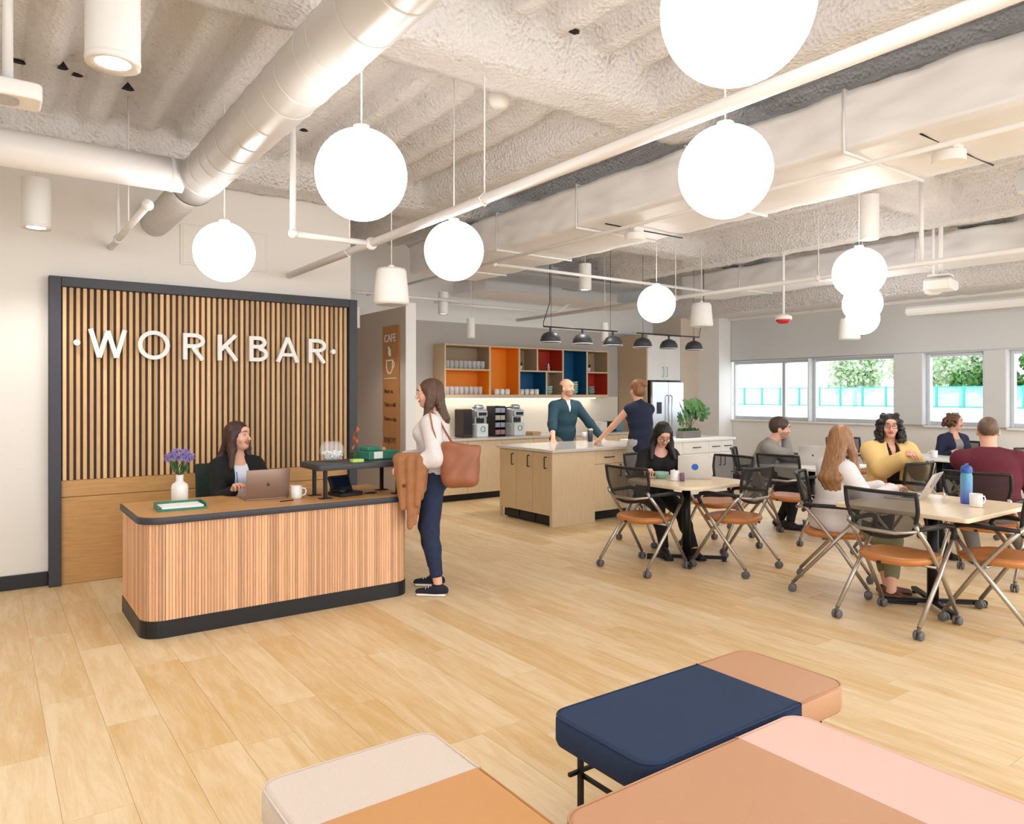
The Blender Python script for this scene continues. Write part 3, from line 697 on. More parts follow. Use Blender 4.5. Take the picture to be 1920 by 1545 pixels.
stroke(mb, [(-.085, .06)]+q+[(.085, .06)], .016); stroke(mb, [(-.095, .065), (.095, .065)], .016); stroke(mb, arc(.09, .01, .04, .04, 90, -90, 10), .012)
c_ = mb.build('cup_symbol', M_white, cs); c_.location = (-.016, 8.41, 1.9); c_.rotation_euler = (0, 0, -PI/2); c_.scale = (1, .4, 1)
mb = MB(); mb.sphere(0, 0, 0, .035, 14, 10, .3, 1, 1.5).sphere(0, .02, .05, .02, 12, 8, .3, 1, 1.2).sphere(0, -.02, -.03, .022, 12, 8, .3, 1, 1.2); c_ = mb.build('bean_symbol', M_white, cs); c_.location = (-.024, 8.41, 2.07)

# ---------------------------------------------------------------- reception desk
DX0, DX1, DY0, DY1, DH = .79, 2.66, 4.99, 5.80, .76
dk_ = thing('reception_desk', 'long reception desk with fluted wood front, black plinth and oak top', 'desk', ((DX0+DX1)/2, (DY0+DY1)/2, 0)); CXD, CYD = (DX0+DX1)/2, (DY0+DY1)/2
hx, hy = (DX1-DX0)/2, (DY1-DY0)/2
def upath(ins, r, n=8, close_y=0):
    a = (-hx+ins, hy-close_y); pts = [a]
    r_ = r-ins
    pts += [(-hx+ins+r_+r_*math.cos(t), -hy+ins+r_+r_*math.sin(t)) for t in [PI+.5*PI*k/n for k in range(n+1)]]
    pts += [(hx-ins-r_+r_*math.cos(t), -hy+ins+r_+r_*math.sin(t)) for t in [1.5*PI+.5*PI*k/n for k in range(n+1)]]
    pts += [(hx-ins, hy-close_y)]
    return pts
def wall_along(pts, th, z0, z1, m, name, par):
    P = [Vector(p) for p in pts]; n = len(P); mb = MB(); V_ = []
    for i, p in enumerate(P):
        t = (P[min(i+1, n-1)]-P[max(i-1, 0)]).normalized(); nn = Vector((-t.y, t.x))
        q = p+nn*th; V_ += [(p.x, p.y, z0), (p.x, p.y, z1), (q.x, q.y, z1), (q.x, q.y, z0)]
    fs = [(i*4+k, (i+1)*4+k, (i+1)*4+(k+1) % 4, i*4+(k+1) % 4) for i in range(n-1) for k in range(4)]
    fs += [(0, 1, 2, 3), ((n-1)*4+3, (n-1)*4+2, (n-1)*4+1, (n-1)*4)]
    mb.add(V_, fs); return mb.build(name, m, par)
wall_along(upath(.012, .14), .02, .1, .716, M_backing, 'carcass', dk_)
wall_along(upath(.0, .14), .02, 0, .108, M_black, 'plinth', dk_)
pts = upath(.012, .14, 20); P = [Vector(p) for p in pts]; mb = MB(); tot = sum((P[i+1]-P[i]).length for i in range(len(P)-1)); ns = int(tot/.0192); i = 0; acc = 0
for k in range(ns):
    s = (k+.5)*tot/ns
    while acc+(P[i+1]-P[i]).length < s: acc += (P[i+1]-P[i]).length; i += 1
    t = (P[i+1]-P[i]).normalized(); p = P[i]+t*(s-acc); an = math.atan2(t.y, t.x)
    mb.at(p.x, p.y, 0, an); wd = .0084+.0005*R.random()
    mb.add([(-wd, .0, .109), (-wd, -.006, .109), (-wd*.6, -.0075, .109), (wd*.6, -.0075, .109), (wd, -.006, .109), (wd, .0, .109)]+[(a, b, .714) for a, b in ((-wd, 0), (-wd, -.006), (-wd*.6, -.0075), (wd*.6, -.0075), (wd, -.006), (wd, 0))],
           [(0+j, 1+j, 7+j, 6+j) for j in range(5)])
mb.build('fluted_front', M_dslat, dk_, kind='stuff')
out = rrect(-hx-.015, hx+.015, -hy-.015, hy, [.15, .15, .02, .02], 10)
mb = MB(); mb.slab(out, .717, DH, .004); mb.build('top_edge', M_frame, dk_)
mb = MB(); mb.slab(rrect(-hx-.005, hx+.005, -hy-.003, hy-.008, [.14, .14, .015, .015], 10), DH-.002, DH+.002); mb.build('desk_top', M_desktop, dk_)
# raised shelf
rs_ = thing('desk_riser', 'raised black transaction shelf on thin legs at the right end of the desk', 'shelf', (2.31, 5.27, DH+.002))
mb = MB(); mb.slab(rrect(-.36, .375, -.2, .2, [.03, .16, .16, .03], 8), .215, .258, .004); mb.build('top', M_frame, rs_)
for (lx, ly) in ((-.27, -.1), (-.27, .12), (.3, -.14), (.29, .12)):
    mb = MB(); mb.box(lx-.012, lx+.012, ly-.012, ly+.012, .006, .215).box(lx-.045, lx+.045, ly-.03, ly+.03, 0, .006, .001); mb.build('leg', M_blackm, rs_)
ZR = DH+.002+.258; ZD = DH+.002
def on_desk(u, v, z=None): return PF(u, v, ZD if z is None else z)
# glass bowl with mints
x, y = 2.16, 5.34
b = thing('glass_bowl', 'clear round glass bowl of white mints on the raised shelf', 'bowl', (x, y, ZR))
mb = MB(); mb.lathe([(.0, 0), (.045, 0), (.06, .006), (.085, .04), (.095, .075), (.085, .12), (.06, .152), (.057, .152), (.081, .12), (.091, .075), (.081, .042), (.055, .012), (0, .01)], 32); mb.build('bowl', M_bowl, b)
mi = MB()
for k in range(150):
    a = R.random()*2*PI; rr = .074*math.sqrt(R.random()); zz = .022+.05*R.random()
    if rr > .05 and zz < .035: rr *= .7
    mi.sphere(rr*math.cos(a), rr*math.sin(a), zz, .0095, 8, 5)
tag(mi.build('white_mints', M_paper), 'heap of white mints filling the clear glass bowl', 'sweets')
o_ = bpy.data.objects['white_mints']; o_.location = (x, y, ZR); o_['kind'] = 'stuff'
# green organiser with label and cards, dark planter box, pen with leaves, lime pad
x, y = 2.53, 5.30
t = thing('desk_organiser', 'green plastic organiser with a white card on the raised shelf', 'organiser', (x, y, ZR), .15)
mb = MB(); mb.box(-.13, .15, -.07, .09, 0, .07, .008).box(-.13, -.02, -.05, .09, .07, .105, .008); mb.build('tray', M_green, t)
mb = MB(); mb.box(-.09, -.01, -.074, -.071, .012, .065); mb.build('white_card', M_paper, t)
mb = MB(); mb.sphere(.05, 0, .075, .02, 10, 6); mb.build('knob', M_leatherT, t)
t = thing('small_planter', 'small dark green pot with orange leaf sprig on the raised shelf', 'plant', (2.40, 5.40, ZR))
mb = MB(); mb.box(-.055, .055, -.04, .04, 0, .06, .005); mb.build('pot', mat('dark_green', s2l(52, 84, 58), .5), t)
for k in range(9):
    mb = MB(); a = R.uniform(-.7, .7); hh = .09+.018*k; mb.at(-.02+.03*a, .0, hh, R.random()*6, .5).add([(0, 0, -.02), (.014, .004, 0), (0, 0, .03), (-.014, .004, 0)], [(0, 1, 2), (0, 2, 3)]); mb.build('leaf', mat('rust_leaf', s2l(196, 92, 50), .6), t)
mb = MB(); mb.tube([(0, 0, .04), (-.02, 0, .22)], .002, 5); mb.build('stem', M_leaf, t)
t = tag(MB().box(-.045, .045, -.03, .03, 0, .022, .002).build('sticky_notes', mat('lime', s2l(190, 220, 110), .7)), 'lime green sticky note pad beside the mint bowl', 'notepad'); t.location = (2.29, 5.17, ZR)
# card terminal / phone
t = thing('desk_phone', 'black desk phone with screen under the raised shelf', 'phone', (2.24, 5.27, ZD), .2)
mb = MB(); mb.box(-.1, .1, -.09, .09, 0, .03, .006); mb.build('base', M_plast, t)
mb = MB(); mb.at(-.01, .02, .03, 0, -.5).box(-.09, .09, -.006, .02, 0, .13, .004); mb.build('screen_body', M_plast, t)
mb = MB(); mb.at(-.01, .02, .03, 0, -.5).box(-.07, .07, -.008, -.0055, .03, .11); mb.build('screen', mat('dark_screen', s2l(20, 26, 44), .1), t)
mb = MB(); mb.box(-.1, -.05, -.08, .07, .03, .06, .01); mb.build('handset', M_plast, t)
t = tag(MB().tube([(0, 0, .006), (.06, .02, .006), (.1, -.01, .006), (.06, -.03, .006), (.02, -.02, .006)], .005, 8).build('cable', M_plast), 'short black cable lying right of the desk phone', 'cable'); t.location = (2.38, 5.24, ZD)
# tray with papers
x, y = on_desk(338, 953)
t = thing('letter_tray', 'green letter tray holding papers at the left end of the desk', 'tray', (x, y, ZD), -.05)
mb = MB(); mb.box(-.15, .15, -.11, .11, 0, .005).box(-.15, -.145, -.11, .11, .005, .04).box(.145, .15, -.11, .11, .005, .04).box(-.145, .145, .105, .11, .005, .04).box(-.145, .145, -.11, -.105, .005, .016); mb.build('tray', M_green, t)
t = tag(MB().box(-.13, .13, -.095, .095, 0, .02, .001).build('paper_stack', M_paper), 'stack of white papers in the green tray', 'papers'); t.location = (x, y, ZD+.0055)
# vase with flowers
x, y = on_desk(337, 941)
t = thing('ceramic_vase', 'cream bottle-shaped vase standing on the desk', 'vase', (x, y, ZD))
mb = MB(); mb.lathe([(0, 0), (.05, 0), (.056, .008), (.057, .11), (.05, .13), (.028, .145), (.024, .155), (.026, .195), (.022, .195), (.02, .155), (0, .15)], 32); mb.build('body', M_ceram, t)
fl_ = thing('agapanthus_flowers', 'bunch of lilac flowers in the cream vase', 'flowers', (x, y, ZD+.17))
mb = MB()
for k in range(6): a = k*1.05; mb.tube([(0, 0, 0), (.025*math.cos(a), .025*math.sin(a), .06), (.05*math.cos(a), .05*math.sin(a), .12)], .003, 6)
mb.build('stems', M_leaf, fl_)
mb = MB()
for k in range(30):
    a = R.random()*6.28; rr = .015+.04*R.random(); mb.at(rr*math.cos(a), rr*math.sin(a), .05+.04*R.random(), a, R.uniform(-.6, .6)).add([(0, 0, -.02), (.01, 0, .01), (0, 0, .045), (-.01, 0, .01)], [(0, 1, 2, 3)])
mb.build('leaves', M_leaf, fl_)
lil = mat('lilac_petal', s2l(160, 148, 206), .6, noise=.15, nscale=60); pet = MB()
for k in range(150):
    th = math.acos(R.uniform(-.35, 1)); a = R.random()*6.28; q = .085*R.uniform(.7, 1.05); cx_, cy_, cz_ = q*math.sin(th)*math.cos(a)*1.1, q*math.sin(th)*math.sin(a)*1.1, .135+q*math.cos(th)*.75
    for j in range(5):
        b_ = j*1.256; pet.at(cx_, cy_, cz_, a+b_, .5).add([(0, 0, 0), (.006, .014, .004), (0, .024, .009), (-.006, .014, .004)], [(0, 1, 2, 3)])
q = pet.build('petals', lil, fl_); q['kind'] = 'stuff'
# laptops
def laptop(x, y, z, rz, label, mt, lid=105, sticker=None, scale=1.0):
    t = thing('laptop', label, 'laptop', (x, y, z), rz)
    W, D = .155*scale, .108*scale
    mb = MB(); mb.slab(rrect(-W, W, -D, D, .012, 4), 0, .012, .002); mb.build('base', mt, t)
    mb = MB(); mb.box(-W*.85, W*.85, -D*.1, D*.8, .0121, .0135); mb.build('keyboard', M_plast, t)
    a = math.radians(lid-90); L = 2*D
    mb = MB(); mb.at(0, D, .012, 0, -a); mb.slab([(p[0], p[1]) for p in rrect(-W, W, 0, .007, .001, 1)], 0, L, .001); sc2 = mb.build('lid', mt, t)
    mb = MB(); mb.at(0, D, .012, 0, -a).box(-W*.94, W*.94, -.0012, -.0002, .012, L-.01); mb.build('screen', M_plast if not sticker else M_paper, sc2)
    mb = MB(); mb.at(0, D, .012, 0, -a).at(0, D, .012, 0, -a)
    if sticker == 'blue':
        cxs = [(.03*math.cos(k*PI/8)*(1+.12*(k % 2)), .03*math.sin(k*PI/8)*(1+.12*(k % 2))) for k in range(16)]
        mb.add([(p, .0078, L*.5+q) for p, q in cxs]+[(p, .0072, L*.5+q) for p, q in cxs], [tuple(range(16)), tuple(range(31, 15, -1))]); mb.build('blue_badge', mat('badge_blue', s2l(36, 110, 200), .5), sc2)
    else:
        mb.tube([(0, .0074, L*.5-.006), (0, .0079, L*.5-.006)], .011, 16).tube([(.004, .0074, L*.5+.01), (.004, .0079, L*.5+.01)], .004, 8); mb.build('fruit_emblem', mat('emblem', s2l(70, 60, 56), .2), sc2)
    return t
def mug(x, y, z, rz, label, group=None, m=None, s=1.0, mark=None):
    t = thing('mug', label, 'mug', (x, y, z), rz, group)
    mb = MB(); mb.lathe([(0, 0), (.036*s, 0), (.04*s, .006), (.041*s, .092*s), (.0375*s, .092*s), (.036*s, .01), (0, .01)], 24); mb.build('body', m or M_ceram, t)
    mb = MB(); mb.tube([(.038*s, 0, .075*s), (.062*s, 0, .072*s), (.07*s, 0, .05*s), (.06*s, 0, .026*s), (.038*s, 0, .02*s)], .005*s, 8); mb.build('handle', m or M_ceram, t)
    return t
M_lapb = mat('bronze_laptop', s2l(150, 126, 112), .35, metal=.5); M_laps = mat('silver_laptop', s2l(206, 202, 198), .35, metal=.4)
x, y = on_desk(500, 938)
laptop(x+.02, y+.14, ZD, PI-.05, 'open bronze laptop in front of the receptionist', M_lapb, 100)
x, y = on_desk(556, 934)
mug(x, y, ZD, -.5, 'white mug beside the bronze laptop')
x, y = on_desk(538, 940)
t = tag(MB().tube([(-.05, 0, .004), (.05, .01, .004)], .004, 6).build('pen', M_plast), 'black pen lying on the desk before the laptop', 'pen'); t.location = (x, y, ZD)
# ---------------------------------------------------------------- kitchen
YC = 8.9
def handle(par, x, y, z, L, vert=True, out=-1, axis='y', m=None):
    mb = MB(); e = .03
    if axis == 'y':
        a = (0, 0, -L/2) if vert else (-L/2, 0, 0); b = (0, 0, L/2) if vert else (L/2, 0, 0)
        pts = [a, (a[0], out*e, a[2]), (b[0], out*e, b[2]), b]
    else: pts = [(0, 0, -L/2), (out*e, 0, -L/2), (out*e, 0, L/2), (0, 0, L/2)]
    for i in range(3): mb.tube([pts[i], pts[i+1]], .006, 8)
    q = mb.build('handle', m or M_blackm, par); q.location = (x, y, z); return q
def base_cab(x0, x1, y0, y1, label, m, doors, drawers=False, toe=True, group=None, h=.86):
    t = thing('base_cabinet', label, 'cabinet', ((x0+x1)/2, y0, 0), 0, group); c = (x0+x1)/2
    mb = MB(); mb.box(x0-c+.001, x1-c-.001, .02, y1-y0, .1, h); mb.build('body', m, t)
    mb = MB(); mb.box(x0-c+.001, x1-c-.001, .07, y1-y0, 0, .1); mb.build('toe_kick', M_black, t)
    w_ = (x1-x0)/doors; zt_ = h
    for k in range(doors):
        a, b = x0-c+k*w_, x0-c+(k+1)*w_
        if drawers:
            mb = MB(); mb.box(a+.002, b-.002, 0, .019, h-.17, h-.003, .002); d = mb.build('drawer', m, t); handle(d, (a+b)/2, 0, h-.085, .14, False)
        top = h-.176 if drawers else h-.003
        mb = MB(); mb.box(a+.002, b-.002, 0, .019, .103, top, .002); d = mb.build('door', m, t)
        if drawers or group != 'backwall base cabinets': handle(d, b-.05 if k % 2 == 0 else a+.05, 0, top-.12, .14)
    return t
xs_ = [4.46, 5.05, 5.65, 6.25, 6.85, 7.45, 8.05, 8.65, 9.25]
for k in range(8):
    base_cab(xs_[k], xs_[k+1], YC, YK-.002, 'maple back wall base cabinet ' + ['at the left end of the run, behind the standing woman', 'just right of the standing woman, below the dark brown box', 'below the left coffee machine', 'below the tea rack', 'behind the island, left of the man', 'behind the island, straight behind the man', 'behind the island, below the white food box', 'at the right end against the tall cabinet'][k], M_maple, 1, group='backwall base cabinets')
ct = tag(MB().box(4.44, 9.255, YC-.02, YK-.001, .861, .895, .003).build('kitchen_worktop', M_quartz), 'pale stone worktop along the kitchen back wall', 'worktop')
ZK = .896
bs = MB(); bs.box(4.44, 9.25, YK-.012, YK-.001, .896, 1.49); struct(bs.build('wall_backsplash', mat('backsplash', s2l(240, 232, 218), .3)))
# wall shelf unit
Y0 = 9.21; zb, zt_, zm = 1.475, 2.28, 1.905
X = [5.448, 6.251, 6.808, 7.70, 8.226, 8.716]
sh = thing('wall_shelf_unit', 'long maple wall shelf with orange, red and blue compartments', 'shelf', (0, Y0, 0))
yb_ = YK-.002-Y0; T = .022
mb = MB(); mb.box(X[0], X[-1], 0, yb_, zt_-T, zt_, .002).box(X[0], X[-1], 0, yb_, zb, zb+.055, .002).box(X[0], X[0]+T, 0, yb_, zb+.055, zt_-T).box(X[-1]-T, X[-1], 0, yb_, zb+.055, zt_-T); mb.build('case', M_maple2, sh)
for xx in X[1:-1]:
    mb = MB(); mb.box(xx-T/2-.004, xx+T/2+.004, .001, yb_, zb+.055, zt_-T); mb.build('divider', M_maple2, sh)
zf = zb+.055
for a, b in ((0, 1), (2, 3), (4, 5)):
    xa = X[a]+(T if a == 0 else T/2+.004); xb = X[b]-(T if b == 5 else T/2+.004)
    mb = MB(); mb.box(xa, xb, .001, yb_, zm-.011, zm+.011); mb.build('shelf_board', M_maple2, sh)
mb = MB(); mb.box(7.168-.013, 7.168+.013, .001, yb_, zm+.011, zt_-T); mb.build('divider', M_maple2, sh)
mb = MB(); mb.box(7.353-.013, 7.353+.013, .001, yb_, zf, zm-.011); mb.build('divider', M_maple2, sh)
def liner(xa, xb, za, zb2, m):
    e = .0015; t_ = .004; mb = MB(); mb.box(xa+e, xb-e, yb_-.008, yb_-.004, za+e, zb2-e)
    mb.box(xa+e, xa+e+t_, .003, yb_-.008, za+e, zb2-e).box(xb-e-t_, xb-e, .003, yb_-.008, za+e, zb2-e).box(xa+e+t_, xb-e-t_, .003, yb_-.008, zb2-e-t_, zb2-e)
    mb.build('liner', m, sh)
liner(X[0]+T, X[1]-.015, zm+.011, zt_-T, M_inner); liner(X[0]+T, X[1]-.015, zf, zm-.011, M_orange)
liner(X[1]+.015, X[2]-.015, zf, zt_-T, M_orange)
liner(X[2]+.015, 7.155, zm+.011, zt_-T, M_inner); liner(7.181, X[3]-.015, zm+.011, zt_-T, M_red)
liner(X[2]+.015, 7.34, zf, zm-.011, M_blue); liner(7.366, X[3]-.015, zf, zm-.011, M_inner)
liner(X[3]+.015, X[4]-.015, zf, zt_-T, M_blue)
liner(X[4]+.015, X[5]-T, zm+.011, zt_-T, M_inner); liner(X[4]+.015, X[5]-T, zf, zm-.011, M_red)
us = tag(MB().box(5.6, 8.6, YK-.14, YK-.1, 1.46, 1.474).build('under_shelf_light', mat('led_strip', (1, 1, 1), .5, emit=(1, .93, .8), estr=4.5)), 'warm light strip under the wall shelf', 'light')
zs = zm+.012; zl = zf+.001
# glasses and mugs
def glass(x, y, z, label, group):
    t = thing('drinking_glass', label, 'glass', (x, y, z), 0, group)
    mb = MB(); mb.lathe([(0, 0), (.03, 0), (.036, .12), (.033, .12), (.028, .008), (0, .008)], 16); mb.build('tumbler', M_glass, t); return t
ORD = ['first', 'second', 'third', 'fourth', 'fifth', 'sixth', 'seventh', 'eighth', 'ninth']
gl = glass(5.53, Y0+.06, zs, 'front-row tumbler, first from the left, on the upper left shelf', 'tumblers on the upper left shelf')
for k in range(9):
    for j in range(2):
        if k or j: dup(gl, (5.53+.078*k, Y0+.06+.1*j, zs), 0, '%s-row tumbler, %s from the left, on the upper left shelf' % (('front', 'back')[j], ORD[k]))
gl2 = dup(gl, (5.53, Y0+.07, zl), 0, 'front-row tumbler, first from the left, in the lower orange compartment', 'tumblers in the orange compartment')
for k in range(8):
    for j in range(2):
        if k or j: dup(gl2, (5.53+.084*k, Y0+.07+.1*j, zl), 0, '%s-row tumbler, %s from the left, in the lower orange compartment' % (('front', 'back')[j], ORD[k]))
mg = mug(6.42, Y0+.07, zl, .3, 'first white mug from the left in the tall orange compartment', 'mugs in the orange compartment', s=.95)
for k in range(1, 3): dup(mg, (6.42+.1*k, Y0+.07, zl), .3, ORD[k]+' white mug from the left in the tall orange compartment')
mg2 = dup(mg, (6.9, Y0+.07, zl), .4, 'first white mug from the left in the lower blue compartment', 'mugs in the blue compartment')
for k in range(1, 4): dup(mg2, (6.9+.1*k, Y0+.07, zl), .4, ORD[k]+' white mug from the left in the lower blue compartment')
def small_plant(x, y, z, label):
    t = thing('potted_succulent', label, 'plant', (x, y, z))
    mb = MB(); mb.lathe([(0, 0), (.035, 0), (.055, .07), (.05, .07), (0, .06)], 4); mb.build('pot', M_ceram, t)
    mb = MB()
    for k in range(60): a = R.random()*6.28; mb.at(.025*math.cos(a), .025*math.sin(a), .065, a, R.uniform(-.9, .2)).add([(-.006, 0, 0), (.006, 0, 0), (.004, 0, .05), (0, 0, .065), (-.004, 0, .05)], [(0, 1, 2, 3, 4)])
    mb.build('leaves', M_leaf, t)
small_plant(6.89, Y0+.1, zs, 'small plant in a white pot in the upper wood compartment')
small_plant(8.34, Y0+.1, zs, 'small plant in a white pot in the upper right compartment')
M_silvo = mat('silver_ornament', s2l(196, 176, 168), .25, metal=.6)
for xx, hh, lb in ((7.24, .11, 'slim silver figurine left in the red compartment'), (7.47, .13, 'plump silver figurine in the middle of the red compartment')):
    mb = MB(); mb.lathe([(0, 0), (.035, 0), (.036, .01), (.02, .03), (.032, .06), (.014, .085), (.02, .1), (.012, hh), (0, hh+.005)], 16)
    q = tag(mb.build('figurine', M_silvo), lb, 'figurine'); q.location = (xx, Y0+.1, zs)
def bowls(x, y, z, n, r, label, m):
    hgt = .06
    for k in range(n):
        mb = MB(); mb.lathe([(0, 0), (r*.5, 0), (r*.9, hgt*.6), (r, hgt), (r*.96, hgt), (r*.85, hgt*.6), (r*.45, .008), (0, .008)], 24)
        q = tag(mb.build('bowl', m), label % ('lowest', 'second', 'third', 'fourth', 'fifth')[k] if '%s' in label else label, 'bowl'); q.location = (x, y, z+k*.04)
bowls(7.48, Y0+.12, zl, 3, .075, '%s green bowl stacked behind the man in the wood compartment', M_mint)
bowls(8.02, Y0+.12, zl, 5, .085, '%s pale green bowl stacked in the tall blue compartment', M_mint)
bowls(8.42, Y0+.14, zl, 3, .08, '%s glazed bowl stacked in the red lower right compartment', mat('glazed', s2l(120, 150, 140), .3))
# coffee machines etc on the worktop
def coffee(x, label):
    t = thing('coffee_machine', label, 'coffee machine', (x, 9.2, ZK))
    mb = MB(); mb.box(-.1, .1, -.14, .14, 0, .2, .01); mb.build('lower_body', mat('machine_white', s2l(214, 220, 220), .3), t)
    mb = MB(); mb.box(-.09, .09, -.06, .14, .2, .42, .01); mb.build('tower', M_steel, t)
    mb = MB(); mb.box(-.095, .095, -.13, -.06, .3, .4, .012); mb.build('brew_head', M_steel, t)
    mb = MB(); mb.box(-.07, .07, -.134, -.1305, .32, .37); mb.build('display', M_plast, t)
    mb = MB(); mb.box(-.07, .07, -.064, -.0605, .21, .285); mb.build('dispensing_bay', M_plast, t)
    mb = MB(); mb.tube([(-.02, -.1, .3), (-.02, -.1, .27)], .007, 8).tube([(.02, -.1, .3), (.02, -.1, .27)], .007, 8); mb.build('spout', M_chrome, t)
    mb = MB(); mb.lathe([(.035, -.001), (.042, -.001), (.042, .004), (.035, .004), (.035, -.001)], 20); q = mb.build('ring_emblem', mat('emblem_green', s2l(40, 90, 60), .5), t); q.location = (0, -.141, .12); q.rotation_euler = (PI/2, 0, 0)
    mb = MB(); mb.lathe([(.07, .42), (.085, .43), (.085, .47), (.05, .485), (0, .485)], 20); mb.build('bean_hopper', M_steel, t)
x = XY(896, 9.2); coffee(x, 'left silver coffee machine with a round emblem'); x2 = XY(965, 9.2); coffee(x2, 'right silver coffee machine with a round emblem')
t = thing('coffee_bean_dispenser', 'dark brown tall box standing left of the coffee machines', 'dispenser', (XY(869, 9.22), 9.22, ZK))
dbm = mat('dark_brown', s2l(58, 40, 30), .5); mb = MB(); mb.box(-.08, .08, -.13, .13, 0, .42, .012); mb.build('body', dbm, t); mb = MB(); mb.box(-.07, .07, -.133, -.1305, .05, .38, .002); mb.build('front_panel', M_plast, t)
xr = XY(930, 9.2)
t = thing('pod_rack', 'black tiered rack of tea boxes between the coffee machines', 'rack', (xr, 9.2, ZK))
mb = MB(); mb.box(-.1, -.093, -.11, .11, 0, .46).box(.093, .1, -.11, .11, 0, .46).box(-.093, .093, .1, .11, 0, .46); mb.build('frame', M_plast, t)
for k in range(4): mb = MB(); mb.box(-.092, .092, -.11, .099, .02+.11*k, .03+.11*k); mb.build('tray', M_plast, t)
cols = [(150, 110, 118), (150, 150, 170), (178, 172, 160), (150, 158, 178)]
for k in range(4):
    for j in range(2):
        q = tag(MB().box(-.04, .04, -.06, .06, 0, .07, .003).build('tea_box', mat('tea_box_%d' % cols[k][2], s2l(*cols[k]), .5)), '%s tea box on the %s tier of the black rack' % (('left', 'right')[j], ('bottom', 'second', 'third', 'top')[k]), 'box'); q.location = (xr-.045+.09*j, 9.14, ZK+.031+.11*k)
q = tag(MB().box(-.1, .1, -.06, .06, 0, .44, .008).build('black_box', M_plast), 'black box between the tea rack and the right coffee machine', 'box'); q.location = (XY(947.5, 9.35), 9.37, ZK)
q = tag(MB().box(-.08, .08, -.1, .1, 0, .05, .004).build('snack_basket', mat('kraft', s2l(196, 164, 120), .7)), 'low basket of snacks right of the coffee machines', 'basket'); q.location = (XY(1000, 9.2), 9.2, ZK)
for k, (u, c) in enumerate(((1126, (236, 232, 226)), (1143, (40, 36, 34)), (1156, (110, 150, 180)))):
    q = tag(MB().box(-.08, .08, -.09, .09, 0, .17, .01).build('counter_box', mat('cbox_%d' % k, s2l(*c), .5)), ('white food box on the back worktop', 'black box on the back worktop', 'blue-fronted tray on the back worktop beside the woman')[k], 'box'); q.location = (XY(u, 9.3), 9.3, ZK)
# tall unit + fridge
XT = 9.27
t = thing('tall_cabinet', 'tall maple and white cabinet housing around the fridge', 'cabinet', (XT, 8.85, 0))
mb = MB(); mb.box(0, .03, 0, .69, 0, 2.57, .002); mb.build('side_panel', mat('tall_panel', s2l(196, 172, 140), .5, noise=.05, nscale=4, stretch=(12, 12, 1)), t)
mb = MB(); mb.box(.031, .875, .02, .69, 1.78, 2.57, .002); mb.build('upper_box', M_wcab, t)
for k in range(2):
    mb = MB(); mb.box(.033+.42*k, .451+.42*k, 0, .019, 1.785, 2.565, .002); d = mb.build('door', M_wcab, t); handle(d, .40 if k == 0 else .50, 0, 1.93, .16, m=M_steel)
t = thing('refrigerator', 'stainless french-door fridge with a black side under white cabinets', 'fridge', (XT+.05, 8.85, 0))
mb = MB(); mb.box(0, .8, -.04, .66, .02, 1.76, .006); mb.build('body', M_plast, t)
for k in range(2):
    mb = MB(); mb.box(.004+.4*k, .396+.4*k, -.1, -.041, .62, 1.755, .01); d = mb.build('door', M_steel, t)
    mb = MB(); xx = .36 if k == 0 else .44; mb.tube([(xx, -.1, .9), (xx, -.14, .92), (xx, -.14, 1.5), (xx, -.1, 1.52)], .01, 8); mb.build('handle', M_steel, d)
mb = MB(); mb.box(.004, .796, -.1, -.041, .06, .61, .01); mb.build('freezer_drawer', M_steel, t)
mb = MB(); mb.box(.1, .22, -.104, -.1, 1.2, 1.4); mb.build('dispenser_panel', M_plast, t)
# white buffet
for k, (a, b) in enumerate(((7.35, 7.98), (7.98, 8.55), (8.55, 9.1))):
    tt = base_cab(a, b, 6.92, 7.5, 'white shaker base cabinet, %s, under the plant worktop' % ('left one by the seated woman', 'middle one with one wide drawer', 'right end one with twin handles')[k], M_wcab, 1 if k < 2 else 2, True, group='white base cabinets')
tag(MB().box(7.34, 9.13, 6.89, 7.52, .861, .895, .003).build('buffet_worktop', M_white), 'white worktop with the monstera planter near the windows', 'worktop')
t = thing('rect_planter', 'grey rectangular planter with a large monstera plant', 'plant', (XY(1291, 7.2), 7.2, ZK))
mb = MB(); mb.box(-.2, .2, -.07, .07, 0, .1, .008); mb.build('planter', mat('grey_pot', s2l(116, 112, 108), .8), t)
mb = MB()
for k in range(180): mb.at(R.uniform(-.18, .18), R.uniform(-.05, .05), .1, R.random()*6, R.uniform(-.7, .7)).add([(-.01, 0, 0), (.01, 0, 0), (0, 0, .05)], [(0, 1, 2)])
q = mb.build('ground_cover', M_leaf, t); q['kind'] = 'stuff'
mb = MB(); mb.tube([(.05, 0, .1), (.06, 0, .28), (.02, 0, .4)], .008, 8); mb.build('stem', M_leaf, t)
def monstera(par, x, y, z, s, rz, tilt, roll=0):
    # deeply notched leaf: outline with lobes, folded along the midrib
    V_ = [(0, 0, 0)]; n = 40
    for k in range(n+1):
        a = -PI*.93+2*PI*.93*k/n; r_ = .5+.42*math.cos(a/2)
        if k % 4 == 2 and 3 < k < n-3: r_ *= .7
        px, py = math.sin(a)*r_*.85, math.cos(a)*r_
        V_.append((px*s, py*s, -abs(px)*.18*s-py*py*.12*s))
    mb = MB(); mb.add(V_, [(0, k+1, k) for k in range(1, n+1)]); q = mb.build('leaf', M_leaf, par); q.location = (x, y, z); q.rotation_euler = (tilt, roll, rz)
    mb = MB(); mb.tube([(0, -.0, -.004), (0, -.1*s, -.03*s)], .004, 5); mb.build('vein', M_leaf, q)
    return q
